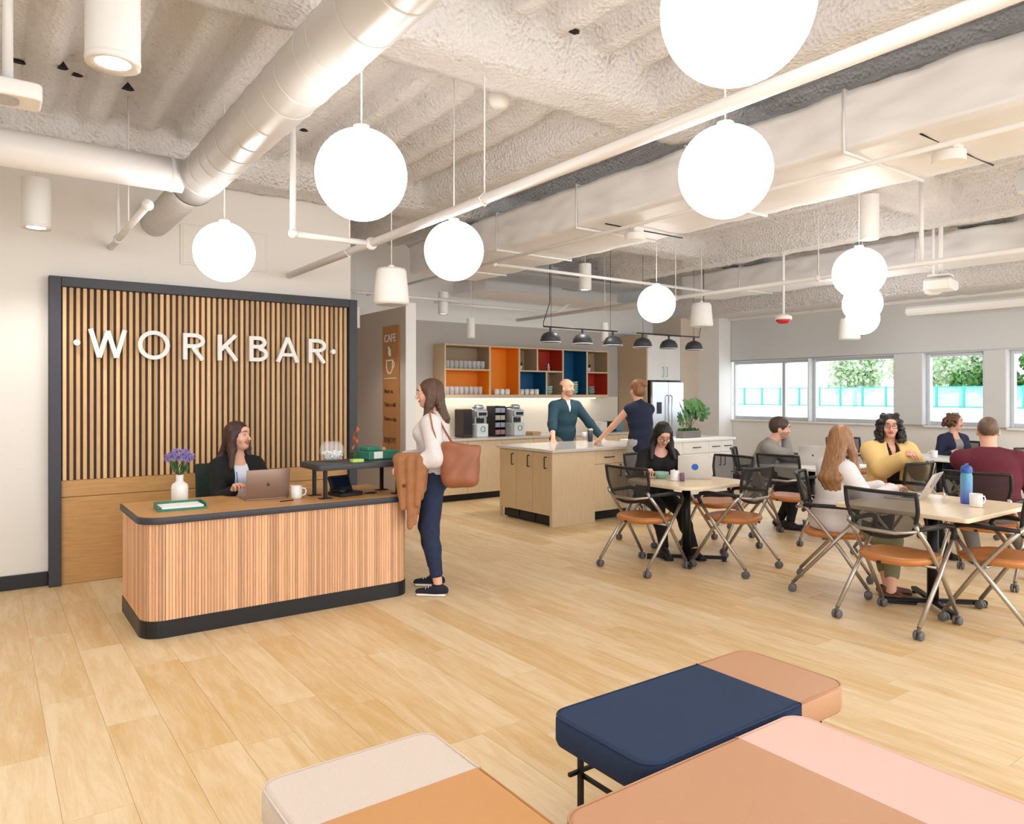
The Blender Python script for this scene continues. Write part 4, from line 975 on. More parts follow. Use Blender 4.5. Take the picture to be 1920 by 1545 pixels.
for (x, z, s, rz, ti, ro) in ((.14, .42, .15, -.6, 1.1, .2), (-.12, .38, .13, .8, 1.25, -.3), (.02, .46, .12, .2, 1.0, 0), (.24, .34, .13, -1.2, 1.2, .3), (-.17, .25, .11, 1.2, 1.4, -.2), (.2, .48, .12, -.3, .9, .1), (-.03, .33, .12, .3, 1.5, .1), (-.05, .22, .09, .6, 1.6, 0)):
    monstera(t, x, -.02, z, s*1.45, rz, ti, ro)
    mb = MB(); mb.tube([(.03, 0, .12), (.03+(x-.03)*.5, -.005, .12+(z-.12)*.6), (x, -.02, z)], .004, 6); mb.build('leaf_stalk', M_leaf, t)

# ---------------------------------------------------------------- island
IX0, IX1, IY0, IY1 = 5.28, 6.98, 6.51, 7.56
t = thing('kitchen_island', 'maple kitchen island with three doors on its end and stone top', 'kitchen island', (IX0, IY0, 0)); W_, D_ = IX1-IX0, IY1-IY0
mb = MB(); mb.box(.03, W_-.03, .08, D_-.02, .12, .86).box(.07, W_-.08, .14, D_-.08, 0, .12); mb.build('carcass', M_black, t)
M_isl = mat('island_end_maple', s2l(206, 178, 136), .5, noise=.06, nscale=4, stretch=(12, 12, 1))
mb = MB(); mb.box(0, .66, 0, .02, 0, .86, .002); mb.build('front_panel', M_maple, t)
mb = MB(); mb.box(0, .03, .021, .05, 0, .86).box(0, .03, D_-.03, D_, 0, .86); mb.build('end_stile', M_isl, t)
dw = (D_-.08)/3
for k in range(3):
    mb = MB(); mb.box(0, .02, .052+dw*k, .05+dw*(k+1)-.002, .13, .855, .002); d = mb.build('door', M_isl, t)
    handle(d, 0, .052+dw*k+.06, .74, .13, axis='x')
for k in range(3):
    mb = MB(); mb.box(.045, .05, .06+dw*k, .05+dw*(k+1)-.01, .015, .11, .002); mb.build('floor_grille', M_plast, t)
for k in range(2):
    a = .665+.5*k; b = a+.495
    mb = MB(); mb.box(a, b, .03, .05, .69, .857, .002); d = mb.build('drawer', M_maple, t); handle(d, (a+b)/2-.0, .03, .77, .14, False)
    mb = MB(); mb.box(a, b, .03, .05, .12, .686, .002); d = mb.build('door', M_maple, t); handle(d, b-.06 if k else a+.43, .03, .6, .14)
mb = MB(); mb.box(-.03, W_+.03, -.04, D_+.04, .861, .897, .004); mb.build('worktop', M_quartz, t)
ZI = .898
def PI_(u, v): return PF(u, v, ZI)
q = thing('travel_tumbler', 'dark travel tumbler standing on the island by the man', 'cup', (6.62, 7.35, ZI))
mb = MB(); mb.lathe([(0, 0), (.033, 0), (.038, .15), (0, .15)], 20); mb.build('body', M_frame, q); mb = MB(); mb.lathe([(.039, .15), (.039, .165), (.03, .175), (0, .175)], 20); mb.build('lid', M_silvo, q)
x, y = PI_(1096, 822); mug(x, y, ZI, 1, 'clear-white cup on the island between the two people')
x, y = PI_(1108, 824); mug(x+.05, y+.1, ZI, 1, 'second white cup on the island nearer the woman')
# ---------------------------------------------------------------- upholstered benches in front
def cushion(par, name, x0, x1, y0, y1, z0, z1, m, corners, fix):
    """corners: radii ll, lr, ur, ul"""
    mb = MB(); mb.slab(rrect(x0, x1, y0, y1, corners, 8), z0, z1, .02, fix)
    q = mb.build(name, m, par)
    pts = [(x_, y_, z1-.005) for x_, y_ in rrect(x0+.005, x1-.005, y0+.005, y1-.005, [max(c_-.005, .001) for c_ in corners], 8)]
    k_ = [i for i, p in enumerate(pts) if abs(p[fix[0]]-fix[1]) < .012]; n_ = len(pts)
    st = [i for i in k_ if (i+1) % n_ not in k_][0]; en = [i for i in k_ if (i-1) % n_ not in k_][0]
    seq = []; i = st
    while True:
        seq.append(pts[i]);
        if i == en: break
        i = (i+1) % n_
    MB().tube(seq, .0032, 6).build('piping', m, q); return q
def bench(name, label, X0, X1, Y0_, Y1_, parts, legs):
    cx, cy = (X0+X1)/2, (Y0_+Y1_)/2
    t = thing(name, label, 'bench', (cx, cy, 0))
    for (nm, a, b, c, d, m, rr, fx) in parts: cushion(t, nm, a-cx, b-cx, c-cy, d-cy, .345, .45, m, rr, (fx[0], fx[1]-(cx, cy)[fx[0]]))
    for (a, b, c, d, m, pts) in [p for p in legs if len(p) == 6]: pass
    hx, hy = (X1-X0)/2-.09, (Y1_-Y0_)/2-.07
    for sx in (-1, 1):
        for sy in (-1, 1):
            mb = MB(); mb.box(sx*hx-.008, sx*hx+.008, sy*hy-.008, sy*hy+.008, 0, .344); mb.build('leg', M_blackm, t)
    for sy in (-1, 1): mb = MB(); mb.box(-hx-.04, hx+.04, sy*hy-.006+.014, sy*hy+.006+.014, .235, .247); mb.build('stretcher', M_blackm, t)
    for sx in (-1, 1): mb = MB(); mb.box(sx*hx-.006+.014, sx*hx+.006+.014, -hy-.04, hy+.04, .222, .234); mb.build('stretcher', M_blackm, t)
    return t
bench('bench', 'rectangular bench upholstered in navy fabric with a tan leather end', 1.555, 2.63, 1.475, 1.945,
      [('navy_seat', 1.555, 2.3192, 1.475, 1.945, M_navyf, [.07, 0, 0, .07], (0, 2.3192)), ('leather_seat', 2.3205, 2.63, 1.475, 1.945, M_leatherT, [0, .07, .07, 0], (0, 2.3205))], [])
bench('bench', 'large bench upholstered in caramel leather and pale pink, nearest the camera', 1.19, 2.24, .38, 1.455,
      [('leather_seat', 1.19, 1.9232, .38, 1.455, mat('camel_leather', s2l(192, 144, 108), .42, bump=.12, bscale=220), [.07, 0, 0, .07], (0, 1.9232)), ('pink_seat', 1.9245, 2.24, .38, 1.455, M_pink, [0, .07, .07, 0], (0, 1.9245))], [])
bench('bench', 'bench upholstered in beige fabric with a honey leather seat at bottom centre', .615, 1.17, 1.0, 2.07,
      [('fabric_seat', .615, 1.17, 1.7715, 2.07, M_beige, [0, 0, .06, .06], (1, 1.7715)), ('leather_seat', .615, 1.17, 1.0, 1.7702, M_leatherO, [.06, .06, 0, 0], (1, 1.7702))], [])

# ---------------------------------------------------------------- flip-seat chairs on casters
def make_chair():
    t = thing('office_chair', '', 'chair')
    # backrest: curved frame with mesh
    def bp(u, v):   # u -1..1, v 0 bottom..1 top
        wd = .165+.075*min(1, v*1.6)**.6; x = u*wd; y = -.225-.055*v+.05*(u*u)*.9; return (x, y, .60+.30*v)
    ring = []
    for k in range(11): ring.append(bp(-1+.2*k, 1.0))
    for k in range(1, 9): ring.append(bp(1, 1-.8*k/8))
    for k in range(1, 10):
        a = k/10*PI/2; ring.append(bp(math.cos(a)*1, .2-.2*math.sin(a)))
    ring.append(bp(0, 0))
    for k in range(1, 10):
        a = PI/2-k/10*PI/2; ring.append(bp(-math.cos(a), .2-.2*math.sin(a)))
    for k in range(0, 8): ring.append(bp(-1, .2+.8*k/8))
    mb = MB(); mb.tube(ring, .013, 8, closed=True); mb.build('back_frame', M_plast, t)
    c = len(ring); cc = [(p[0]*.0, -.25, .75) for p in ring]
    mb = MB(); nv = 8; V_ = []; fs = []
    for j in range(nv+1):
        v = .03+.94*j/nv; lim = 1 if v > .2 else math.cos(math.asin(min(1, (.2-v)/.2)))
        for k in range(11): V_.append(bp((-1+.2*k)*.985*lim, v))
    for j in range(nv):
        for k in range(10): fs.append((j*11+k, j*11+k+1, (j+1)*11+k+1, (j+1)*11+k))
    mb.add(V_, fs, True); mb.build('back_mesh', M_mesh, t)
    # seat
    out = []
    for k in range(40):
        a = 2*PI*k/40; ca, sa = math.cos(a), math.sin(a); n_ = 2.6
        rr = (abs(ca)**n_+abs(sa)**n_)**(-1/n_); out.append((.235*rr*ca, .235*rr*sa*.98+.01))
    mb = MB(); V_ = []; fs = []
    lay = [(.86, -.035), (.95, -.025), (1, -.008), (1, .004), (.96, .016), (.8, .017), (.5, .008), (.2, .004)]
    for s_, z_ in lay:
        for p in out: V_.append((p[0]*s_, p[1]*s_, .455+z_-.05*max(0, -p[1]-.12)*s_-.08*max(0, p[1]-.15)))
    for i in range(len(lay)-1):
        for k in range(40): fs.append((i*40+k, i*40+(k+1) % 40, (i+1)*40+(k+1) % 40, (i+1)*40+k))
    fs += [tuple(reversed(range(40))), tuple((len(lay)-1)*40+k for k in range(40))]
    mb.add(V_, fs, True); st = mb.build('seat', M_seat, t)
    mb = MB(); mb.box(-.012, .012, -.245, -.236, .425, .441); mb.build('tag', M_plast, st)
    for s_ in (-1, 1):
        x = s_*.245
        # front leg rises to the backrest, rear leg rises to the armrest
        mb = MB(); mb.tube([(s_*.255, .25, .075), (s_*.25, .06, .36), (s_*.243, -.10, .56), (s_*.225, -.22, .70)], .0145, 10, flat=1); mb.build('leg', M_silver, t)
        mb = MB(); mb.tube([(s_*.275, -.27, .075), (s_*.272, .0, .38), (s_*.268, .16, .575)], .0145, 10); mb.build('leg', M_silver, t)
        mb = MB(); mb.tube([(s_*.268, .16, .575), (s_*.268, .19, .625), (s_*.266, .17, .662), (s_*.262, .1, .675), (s_*.252, -.1, .675), (s_*.235, -.2, .672)], [.0165, .018, .018, .017, .016, .014], 10); mb.build('armrest', M_plast, t)
        for (cx, cy) in ((s_*.255, .255), (s_*.275, -.275)):
            mb = MB()
            for e in (-.016, .016): mb.at(cx+e, cy, .03, 0, 0, PI/2).lathe([(0, -.009), (.027, -.009), (.03, -.005), (.03, .005), (.027, .009), (0, .009)], 16)
            mb.at(cx, cy, 0).cyl(0, 0, .03, .08, .010, 10).sphere(0, 0, .052, .015, 10, 6); mb.build('caster', mat('caster_grey', s2l(96, 94, 94), .4), t)
    mb = MB(); mb.tube([(-.25, .0, .41), (.25, .0, .41)], .011, 8); mb.build('crossbar', M_silver, t)
    mb = MB(); mb.tube([(-.225, -.2, .66), (-.12, -.26, .64), (.12, -.26, .64), (.225, -.2, .66)], .012, 8); mb.build('back_bracket', M_silver, t)
    return t
CH0 = make_chair(); used = [False]
def chair(x, y, fx, fy, label, scl=1):
    rz = math.atan2(-fx, fy)
    if not used[0]: used[0] = True; c = CH0; c.location = (x, y, 0); c.rotation_euler = (0, 0, rz); c['label'] = label; c['group'] = 'mesh back chairs on casters'
    else: c = dup(CH0, (x, y, 0), rz, label)
    c.rotation_euler = (0, 0, rz); return c
chair(4.74, 4.55, 1, .04, 'empty mesh-back chair at the left side of the round-cornered table')
chair(5.38, 4.08, -.1, 1, 'empty mesh-back chair at the near right side of the round-cornered table')
chair(5.98, 4.72, -1, 0, 'empty mesh-back chair on the far side of the round-cornered table')
chair(6.93, 4.55, 1, .05, 'mesh-back chair seen from behind in the middle, under the three stacked globes')
chair(5.0, 2.46, 1, -.04, 'empty nearest mesh-back chair with orange seat in front of the big table')
chair(5.50, 2.02, .05, 1, 'mesh-back chair cut by the right edge of the picture')
chair(6.72, 2.6, .97, .1, 'mesh-back chair the bald man in maroon sits on')
chair(5.47, 3.2, .45, -.9, 'mesh-back chair the woman in the white sweater sits on')
chair(7.0, 3.48, .03, 1, 'mesh-back chair whose back the yellow-cardigan woman leans over')
chair(5.68, 5.28, -.1, -1, 'mesh-back chair of the black-haired woman at the laptop')
chair(7.28, 5.22, .55, -.83, 'mesh-back chair of the bearded man in grey')
chair(10.0, 5.6, -.6, -.8, 'far empty mesh-back chair near the window sill, left of the yellow cardigan')
chair(8.35, 3.5, 0, 1, 'mesh-back chair behind the yellow-cardigan woman at the right')
chair(10.45, 4.42, -1, -.1, 'mesh-back chair of the woman in the navy cardigan by the windows')
chair(10.0, 3.7, 0, 1, 'empty mesh-back chair right of the window table')

# ---------------------------------------------------------------- tables
def table(cx, cy, hx, hy, label, rc=.05, m=None, top=.74):
    t = thing('cafe_table', label, 'table', (cx, cy, 0))
    mb = MB(); mb.slab(rrect(-hx, hx, -hy, hy, rc, 8), top-.03, top, .004); mb.build('tabletop', m or M_table, t)
    mb = MB(); mb.tube([(0, 0, .05), (0, 0, top-.04)], .038, 16).box(-.15, .15, -.15, .15, top-.045, top-.031); mb.build('column', M_blackm, t)
    mb = MB()
    for a in (PI/4, -PI/4): mb.at(0, 0, 0, a).box(-.36, .36, -.022, .022, .02, .05, .006)
    mb.at(); mb.build('base', M_blackm, t)
    for a in range(4):
        q = PI/4+a*PI/2; mb = MB(); mb.cyl(.34*math.cos(q), .34*math.sin(q), 0, .02, .02, 10); mb.build('foot', M_plast, t)
    return t
table(5.26, 4.52, .45, .43, 'maple cafe table with rounded corners where the black-haired woman works', .22)
table(5.58, 2.5, .53, .45, 'large square maple table in the right foreground with the water bottle', .03)
table(7.62, 4.72, .48, .42, 'white-topped table of the bearded man, behind the central chair', .05, M_wcab)
table(9.82, 4.32, .38, .42, 'far white table by the windows where the navy-cardigan woman sits', .05, M_wcab)
table(7.75, 2.55, .5, .42, 'table in front of the bald man at the right edge', .05)
table(9.3, 5.5, .35, .35, 'far empty dark-edged table beside the window wall', .05, M_frame)
ZT_ = .741
# things on the tables
x, y = PF(1306, 897, ZT_); laptop(x+.02, y+.05, ZT_, 2.35, 'open white laptop with a round blue badge on its lid', mat('white_laptop', s2l(214, 208, 204), .35), 103, 'blue')
x, y = PF(1240, 897, ZT_); tb = (x, y)
for nm, m_, lab in (('bowl', M_mint, 'mint green bowl before the black-haired woman'),):
    mb = MB(); mb.lathe([(0, 0), (.04, 0), (.066, .04), (.07, .062), (.066, .062), (.062, .042), (.036, .008), (0, .008)], 28); q = tag(mb.build(nm, m_), lab, 'bowl'); q.location = (x, y, ZT_)
x, y = PF(1265, 901, ZT_); mug(x, y, ZT_, -1.0, 'white mug between the mint bowl and the white laptop', s=1.0)
x, y = PF(1279, 902, ZT_); q = tag(MB().lathe([(0, 0), (.022, 0), (.022, .075), (0, .075)], 16).build('small_cup', mat('patterned_cup', s2l(120, 90, 120), .5, noise=.6, nscale=90)), 'small patterned cup right of the white mug', 'cup'); q.location = (x, y, ZT_)
x, y = 5.74, 2.76
laptop(x, y, ZT_, math.atan2(-.2, -.98), 'open silver laptop on the big table, lid towards the camera', M_laps, 118)
x, y = PF(1812, 944, ZT_)
t = thing('water_bottle', 'tall translucent blue water bottle on the big table', 'bottle', (x, y, ZT_))
bt = bpy.data.materials.new('bottle_gradient'); t_, n_, l_ = nt(bt); b_ = n_['Principled BSDF']; tc = n_.new('ShaderNodeTexCoord'); sx_ = n_.new('ShaderNodeSeparateXYZ'); cr = n_.new('ShaderNodeValToRGB')
l_.new(tc.outputs['Generated'], sx_.inputs[0]); l_.new(sx_.outputs['Z'], cr.inputs[0]); l_.new(cr.outputs[0], b_.inputs['Base Color']); b_.inputs['Roughness'].default_value = .15; b_.inputs['Transmission Weight'].default_value = .25
cr.color_ramp.elements[0].color = (*s2l(70, 84, 210), 1); cr.color_ramp.elements[1].color = (*s2l(90, 180, 200), 1); e = cr.color_ramp.elements.new(.5); e.color = (*s2l(120, 170, 226), 1)
mb = MB(); mb.lathe([(0, 0), (.036, 0), (.039, .01), (.039, .2), (.034, .22), (.034, .225), (0, .225)], 28); mb.build('body', bt, t)
mb = MB(); mb.lathe([(.037, .222), (.038, .25), (.03, .27), (.02, .275), (0, .275)], 24).tube([(-.03, 0, .262), (-.02, 0, .285), (.02, 0, .285), (.03, 0, .262)], .005, 8); mb.build('lid', mat('bottle_lid', s2l(50, 90, 170), .3), t)
x, y = PF(1830, 950, ZT_); mug(x, y, ZT_, -.55, 'white mug in front of the blue water bottle', s=1.0)
laptop(7.62, 4.72, ZT_, 2.2, 'open grey laptop before the bearded man', M_laps, 105)
mug(7.45, 4.45, ZT_, .4, 'white paper cup on the white-topped table', s=.9)
for k, (dx, dy, lb) in enumerate(((.0, -.1, 'left'), (.08, -.22, 'middle'), (-.12, .1, 'far'))):
    mug(9.75+dx, 4.2+dy, ZT_, k, '%s white cup on the far window table' % lb, s=1.0)
laptop(7.72, 2.6, ZT_, -PI/2, 'open laptop before the bald man at the right edge', M_laps, 105)
# receptionist's chair
t = thing('desk_chair', 'dark green swivel chair behind the reception desk', 'chair', (1.66, 6.22, 0), PI)
mb = MB(); mb.slab(rrect(-.24, .24, -.22, .22, .08), .43, .49, .015); mb.build('seat', mat('dark_green_fabric', s2l(34, 52, 44), .8), t)
mb = MB(); mb.at(0, -.25, 0, 0, .08).slab(rrect(-.22, .22, -.02, .02, .02), .56, .95, .012); mb.build('backrest', MATS['dark_green_fabric'], t)
mb = MB(); mb.tube([(0, 0, .08), (0, 0, .43)], .028, 12).box(-.03, .03, -.26, -.22, .4, .6); mb.build('column', M_plast, t)
mb = MB()
for k in range(5): a = k*2*PI/5; mb.tube([(0, 0, .09), (.28*math.cos(a), .28*math.sin(a), .065)], .016, 8).sphere(.28*math.cos(a), .28*math.sin(a), .03, .029, 10, 8)
mb.build('star_base', M_plast, t)
# ---------------------------------------------------------------- people: smooth blended distance fields meshed as one surface
def V3(*a): return np.array(a, dtype=np.float64)
def nrm(v): v = np.asarray(v, float); return v/max(1e-9, np.linalg.norm(v))
class SDF:
    def __init__(s, h): s.h = h; s.p = []
    def cap(s, a, b, r1, r2=None, k=.02, lab=0, side=None, f1=None, f2=None, op='u'):
        """tapered capsule; with side = a vector, r is the half width along it and f the half depth across it"""
        r2 = r1 if r2 is None else r2; s.p.append([op, np.asarray(a, float), np.asarray(b, float), r1, r2, k, lab, side, f1, f2]); return s
    def ell(s, c, rad, k=.02, lab=0, M=None, op='u'): s.p.append([op+'e', np.asarray(c, float), np.asarray(rad, float), k, lab, np.eye(3) if M is None else M]); return s
    def half(s, c, n, k=.0): s.p.append(['h', np.asarray(c, float), nrm(n)]); return s   # remove the side n points to
    def ev(s, strand=None):
        lo = np.full(3, 1e9); hi = -lo
        for q in s.p:
            if q[0] == 'u': m = max(q[3], q[4], q[8] or 0, q[9] or 0); lo = np.minimum(lo, np.minimum(q[1], q[2])-m); hi = np.maximum(hi, np.maximum(q[1], q[2])+m)
            if q[0] == 'ue': m = max(q[2]); lo = np.minimum(lo, q[1]-m); hi = np.maximum(hi, q[1]+m)
        h = s.h; lo -= 3*h+.01; hi += 3*h+.01; n = np.ceil((hi-lo)/h).astype(int)+1
        ax = [lo[i]+h*np.arange(n[i]) for i in range(3)]
        phi = np.full(n, 1.0, np.float32); lab = np.zeros(n, np.int8)
        for q in s.p:
            if q[0] == 'h':
                d = (ax[0][:, None, None]-q[1][0])*q[2][0]+(ax[1][None, :, None]-q[1][1])*q[2][1]+(ax[2][None, None, :]-q[1][2])*q[2][2]
                phi = np.maximum(phi, d.astype(np.float32)); continue
            if len(q) == 6: m = max(q[2]); a_, b_ = q[1]-m, q[1]+m; k = q[3]; lb = q[4]
            else: m = max(q[3], q[4], q[8] or 0, q[9] or 0); a_, b_ = np.minimum(q[1], q[2])-m, np.maximum(q[1], q[2])+m; k = q[5]; lb = q[6]
            pad = k+2.5*h; i0 = np.clip(((a_-pad-lo)/h).astype(int), 0, n); i1 = np.clip(((b_+pad-lo)/h).astype(int)+2, 0, n)
            if np.any(i1 <= i0): continue
            X, Y, Z = ax[0][i0[0]:i1[0], None, None], ax[1][None, i0[1]:i1[1], None], ax[2][None, None, i0[2]:i1[2]]
            if len(q) == 6:
                M = q[5]; x, y, z = X-q[1][0], Y-q[1][1], Z-q[1][2]
                u, v, w_ = [x*M[0, i]+y*M[1, i]+z*M[2, i] for i in range(3)]; r = q[2]
                k0 = np.sqrt((u/r[0])**2+(v/r[1])**2+(w_/r[2])**2); k1 = np.sqrt((u/r[0]**2)**2+(v/r[1]**2)**2+(w_/r[2]**2)**2)+1e-9; d = k0*(k0-1)/k1
            else:
                a, b = q[1], q[2]; ab = b-a; L2 = ab.dot(ab)+1e-12
                x, y, z = X-a[0], Y-a[1], Z-a[2]; t = np.clip((x*ab[0]+y*ab[1]+z*ab[2])/L2, 0, 1)
                x, y, z = x-t*ab[0], y-t*ab[1], z-t*ab[2]
                if q[7] is None: d = np.sqrt(x*x+y*y+z*z)-(q[3]+t*(q[4]-q[3]))
                else:
                    s_ = nrm(q[7]); ax_ = nrm(ab) if L2 > 1e-8 else V3(0, 0, 1); s_ = nrm(s_-ax_*s_.dot(ax_)); f = np.cross(ax_, s_)
                    rs = q[3]+t*(q[4]-q[3]); rf = q[8]+t*((q[9] if q[9] else q[8])-q[8]); rm = np.minimum(rs, rf)
                    qs = x*s_[0]+y*s_[1]+z*s_[2]; qf = x*f[0]+y*f[1]+z*f[2]; qa = x*ax_[0]+y*ax_[1]+z*ax_[2]
                    d = (np.sqrt((qs/rs)**2+(qf/rf)**2+(qa/rm)**2)-1)*rm
            sl = tuple(slice(i0[i], i1[i]) for i in range(3)); P = phi[sl]
            if q[0][0] == 'u':
                L = lab[sl]; L[d < P-(0 if k > 0 else 0)] = lb
                kk = max(k, 1e-4); hh = np.clip(.5+.5*(P-d)/kk, 0, 1); phi[sl] = P*(1-hh)+d*hh-kk*hh*(1-hh)
            elif q[0][0] == 'c': phi[sl] = np.maximum(P, -d)
            elif q[0][0] == 'l': L = lab[sl]; L[d < 0] = lb
        if strand is not None:
            c, fr, am = strand; an = np.arctan2(ax[0][:, None]-c[0], ax[1][None, :]-c[1]); zz = ax[2][None, None, :]
            phi = phi+(am*np.sin(an[:, :, None]*fr+3*np.sin(zz*18+an[:, :, None]*3))).astype(np.float32)
        return s.net(phi, lab, lo)
    def net(s, phi, lab, lo):
        h = s.h; ins = phi < 0
        cnt = np.zeros(tuple(np.array(phi.shape)-1), np.int8); offs = [(i, j, k) for i in (0, 1) for j in (0, 1) for k in (0, 1)]
        N = cnt.shape
        for o in offs: cnt += ins[o[0]:o[0]+N[0], o[1]:o[1]+N[1], o[2]:o[2]+N[2]]
        act = np.argwhere((cnt > 0) & (cnt < 8)); idx = np.full(N, -1, np.int32); idx[tuple(act.T)] = np.arange(len(act))
        acc = np.zeros((len(act), 3)); num = np.zeros(len(act))
        pv = {o: phi[act[:, 0]+o[0], act[:, 1]+o[1], act[:, 2]+o[2]] for o in offs}
        for o in offs:
            for d in range(3):
                if o[d] == 0:
                    o2 = list(o); o2[d] = 1; a, b = pv[o], pv[tuple(o2)]; m = (a < 0) != (b < 0); t = np.where(m, a/np.where(m, a-b, 1), 0)
                    p = np.tile(np.array(o, float), (len(act), 1)); p[:, d] = t; acc[m] += p[m]; num[m] += 1
        V = lo+h*(act+acc/num[:, None]); Q = []
        for d in range(3):
            e = [0, 0, 0]; e[d] = 1
            sl0 = tuple(slice(0 if i == d else 1, phi.shape[i]-1) for i in range(3)); sl1 = tuple(slice(1 if i == d else 1, phi.shape[i] if i == d else phi.shape[i]-1) for i in range(3))
            A, B = ins[sl0], ins[sl1]; c = np.argwhere(A != B); f = A[tuple(c.T)]; c = c+np.array([0 if i == d else 1 for i in range(3)])
            a1, a2 = (d+1) % 3, (d+2) % 3; u = np.zeros(3, int); u[a1] = 1; v = np.zeros(3, int); v[a2] = 1
            q = np.stack([idx[tuple((c-u-v).T)], idx[tuple((c-v).T)], idx[tuple(c.T)], idx[tuple((c-u).T)]], 1)
            q[~f] = q[~f][:, ::-1]; Q.append(q)
        Q = np.concatenate(Q); Q = Q[(Q >= 0).all(1)]
        # one relaxation step smooths the lattice
        la = lab[act[:, 0], act[:, 1], act[:, 2]]
        for _ in range(2):
            sm = np.zeros_like(V); n_ = np.zeros(len(V))
            for i in range(4): np.add.at(sm, Q[:, i], V[Q[:, (i+1) % 4]]+V[Q[:, (i+3) % 4]]); np.add.at(n_, Q[:, i], 2)
            V = V*.5+.5*sm/np.maximum(n_, 1)[:, None]
        fl = np.maximum.reduce([la[Q[:, i]] for i in range(4)])
        return V, Q, fl
def ik(a, t, l1, l2, pole):
    d = t-a; L = np.linalg.norm(d); L2 = min(L, (l1+l2)*.998); d = nrm(d); t = a+d*L2
    c = (l1*l1+L2*L2-l2*l2)/(2*L2); hh = math.sqrt(max(0, l1*l1-c*c)); p = np.asarray(pole, float); p = nrm(p-d*p.dot(d)); return a+d*c+p*hh, t
M_skin = mat('skin_fair', s2l(224, 172, 146), .5, spec=.35); M_lip = mat('lips', s2l(178, 96, 88), .4); M_eyew = mat('eye_white', s2l(206, 198, 192), .3); M_iris = mat('eye_dark', s2l(52, 38, 30), .2)
M_stub = mat('beard_stubble', s2l(178, 134, 110), .8)
def hairmat(n, c): return mat(n, s2l(*c), .45, noise=.35, nscale=50, stretch=(1, 1, .12), bump=.4, bscale=60)
def cloth(n, c, rough=.85, **k): return mat(n, s2l(*c), rough, bump=k.pop('bump', .2), bscale=k.pop('bscale', 300), **k)
def rotM(yaw, pitch, roll=0):
    return np.array((Matrix.Rotation(yaw, 3, 'Z') @ Matrix.Rotation(pitch, 3, 'X') @ Matrix.Rotation(roll, 3, 'Y')))
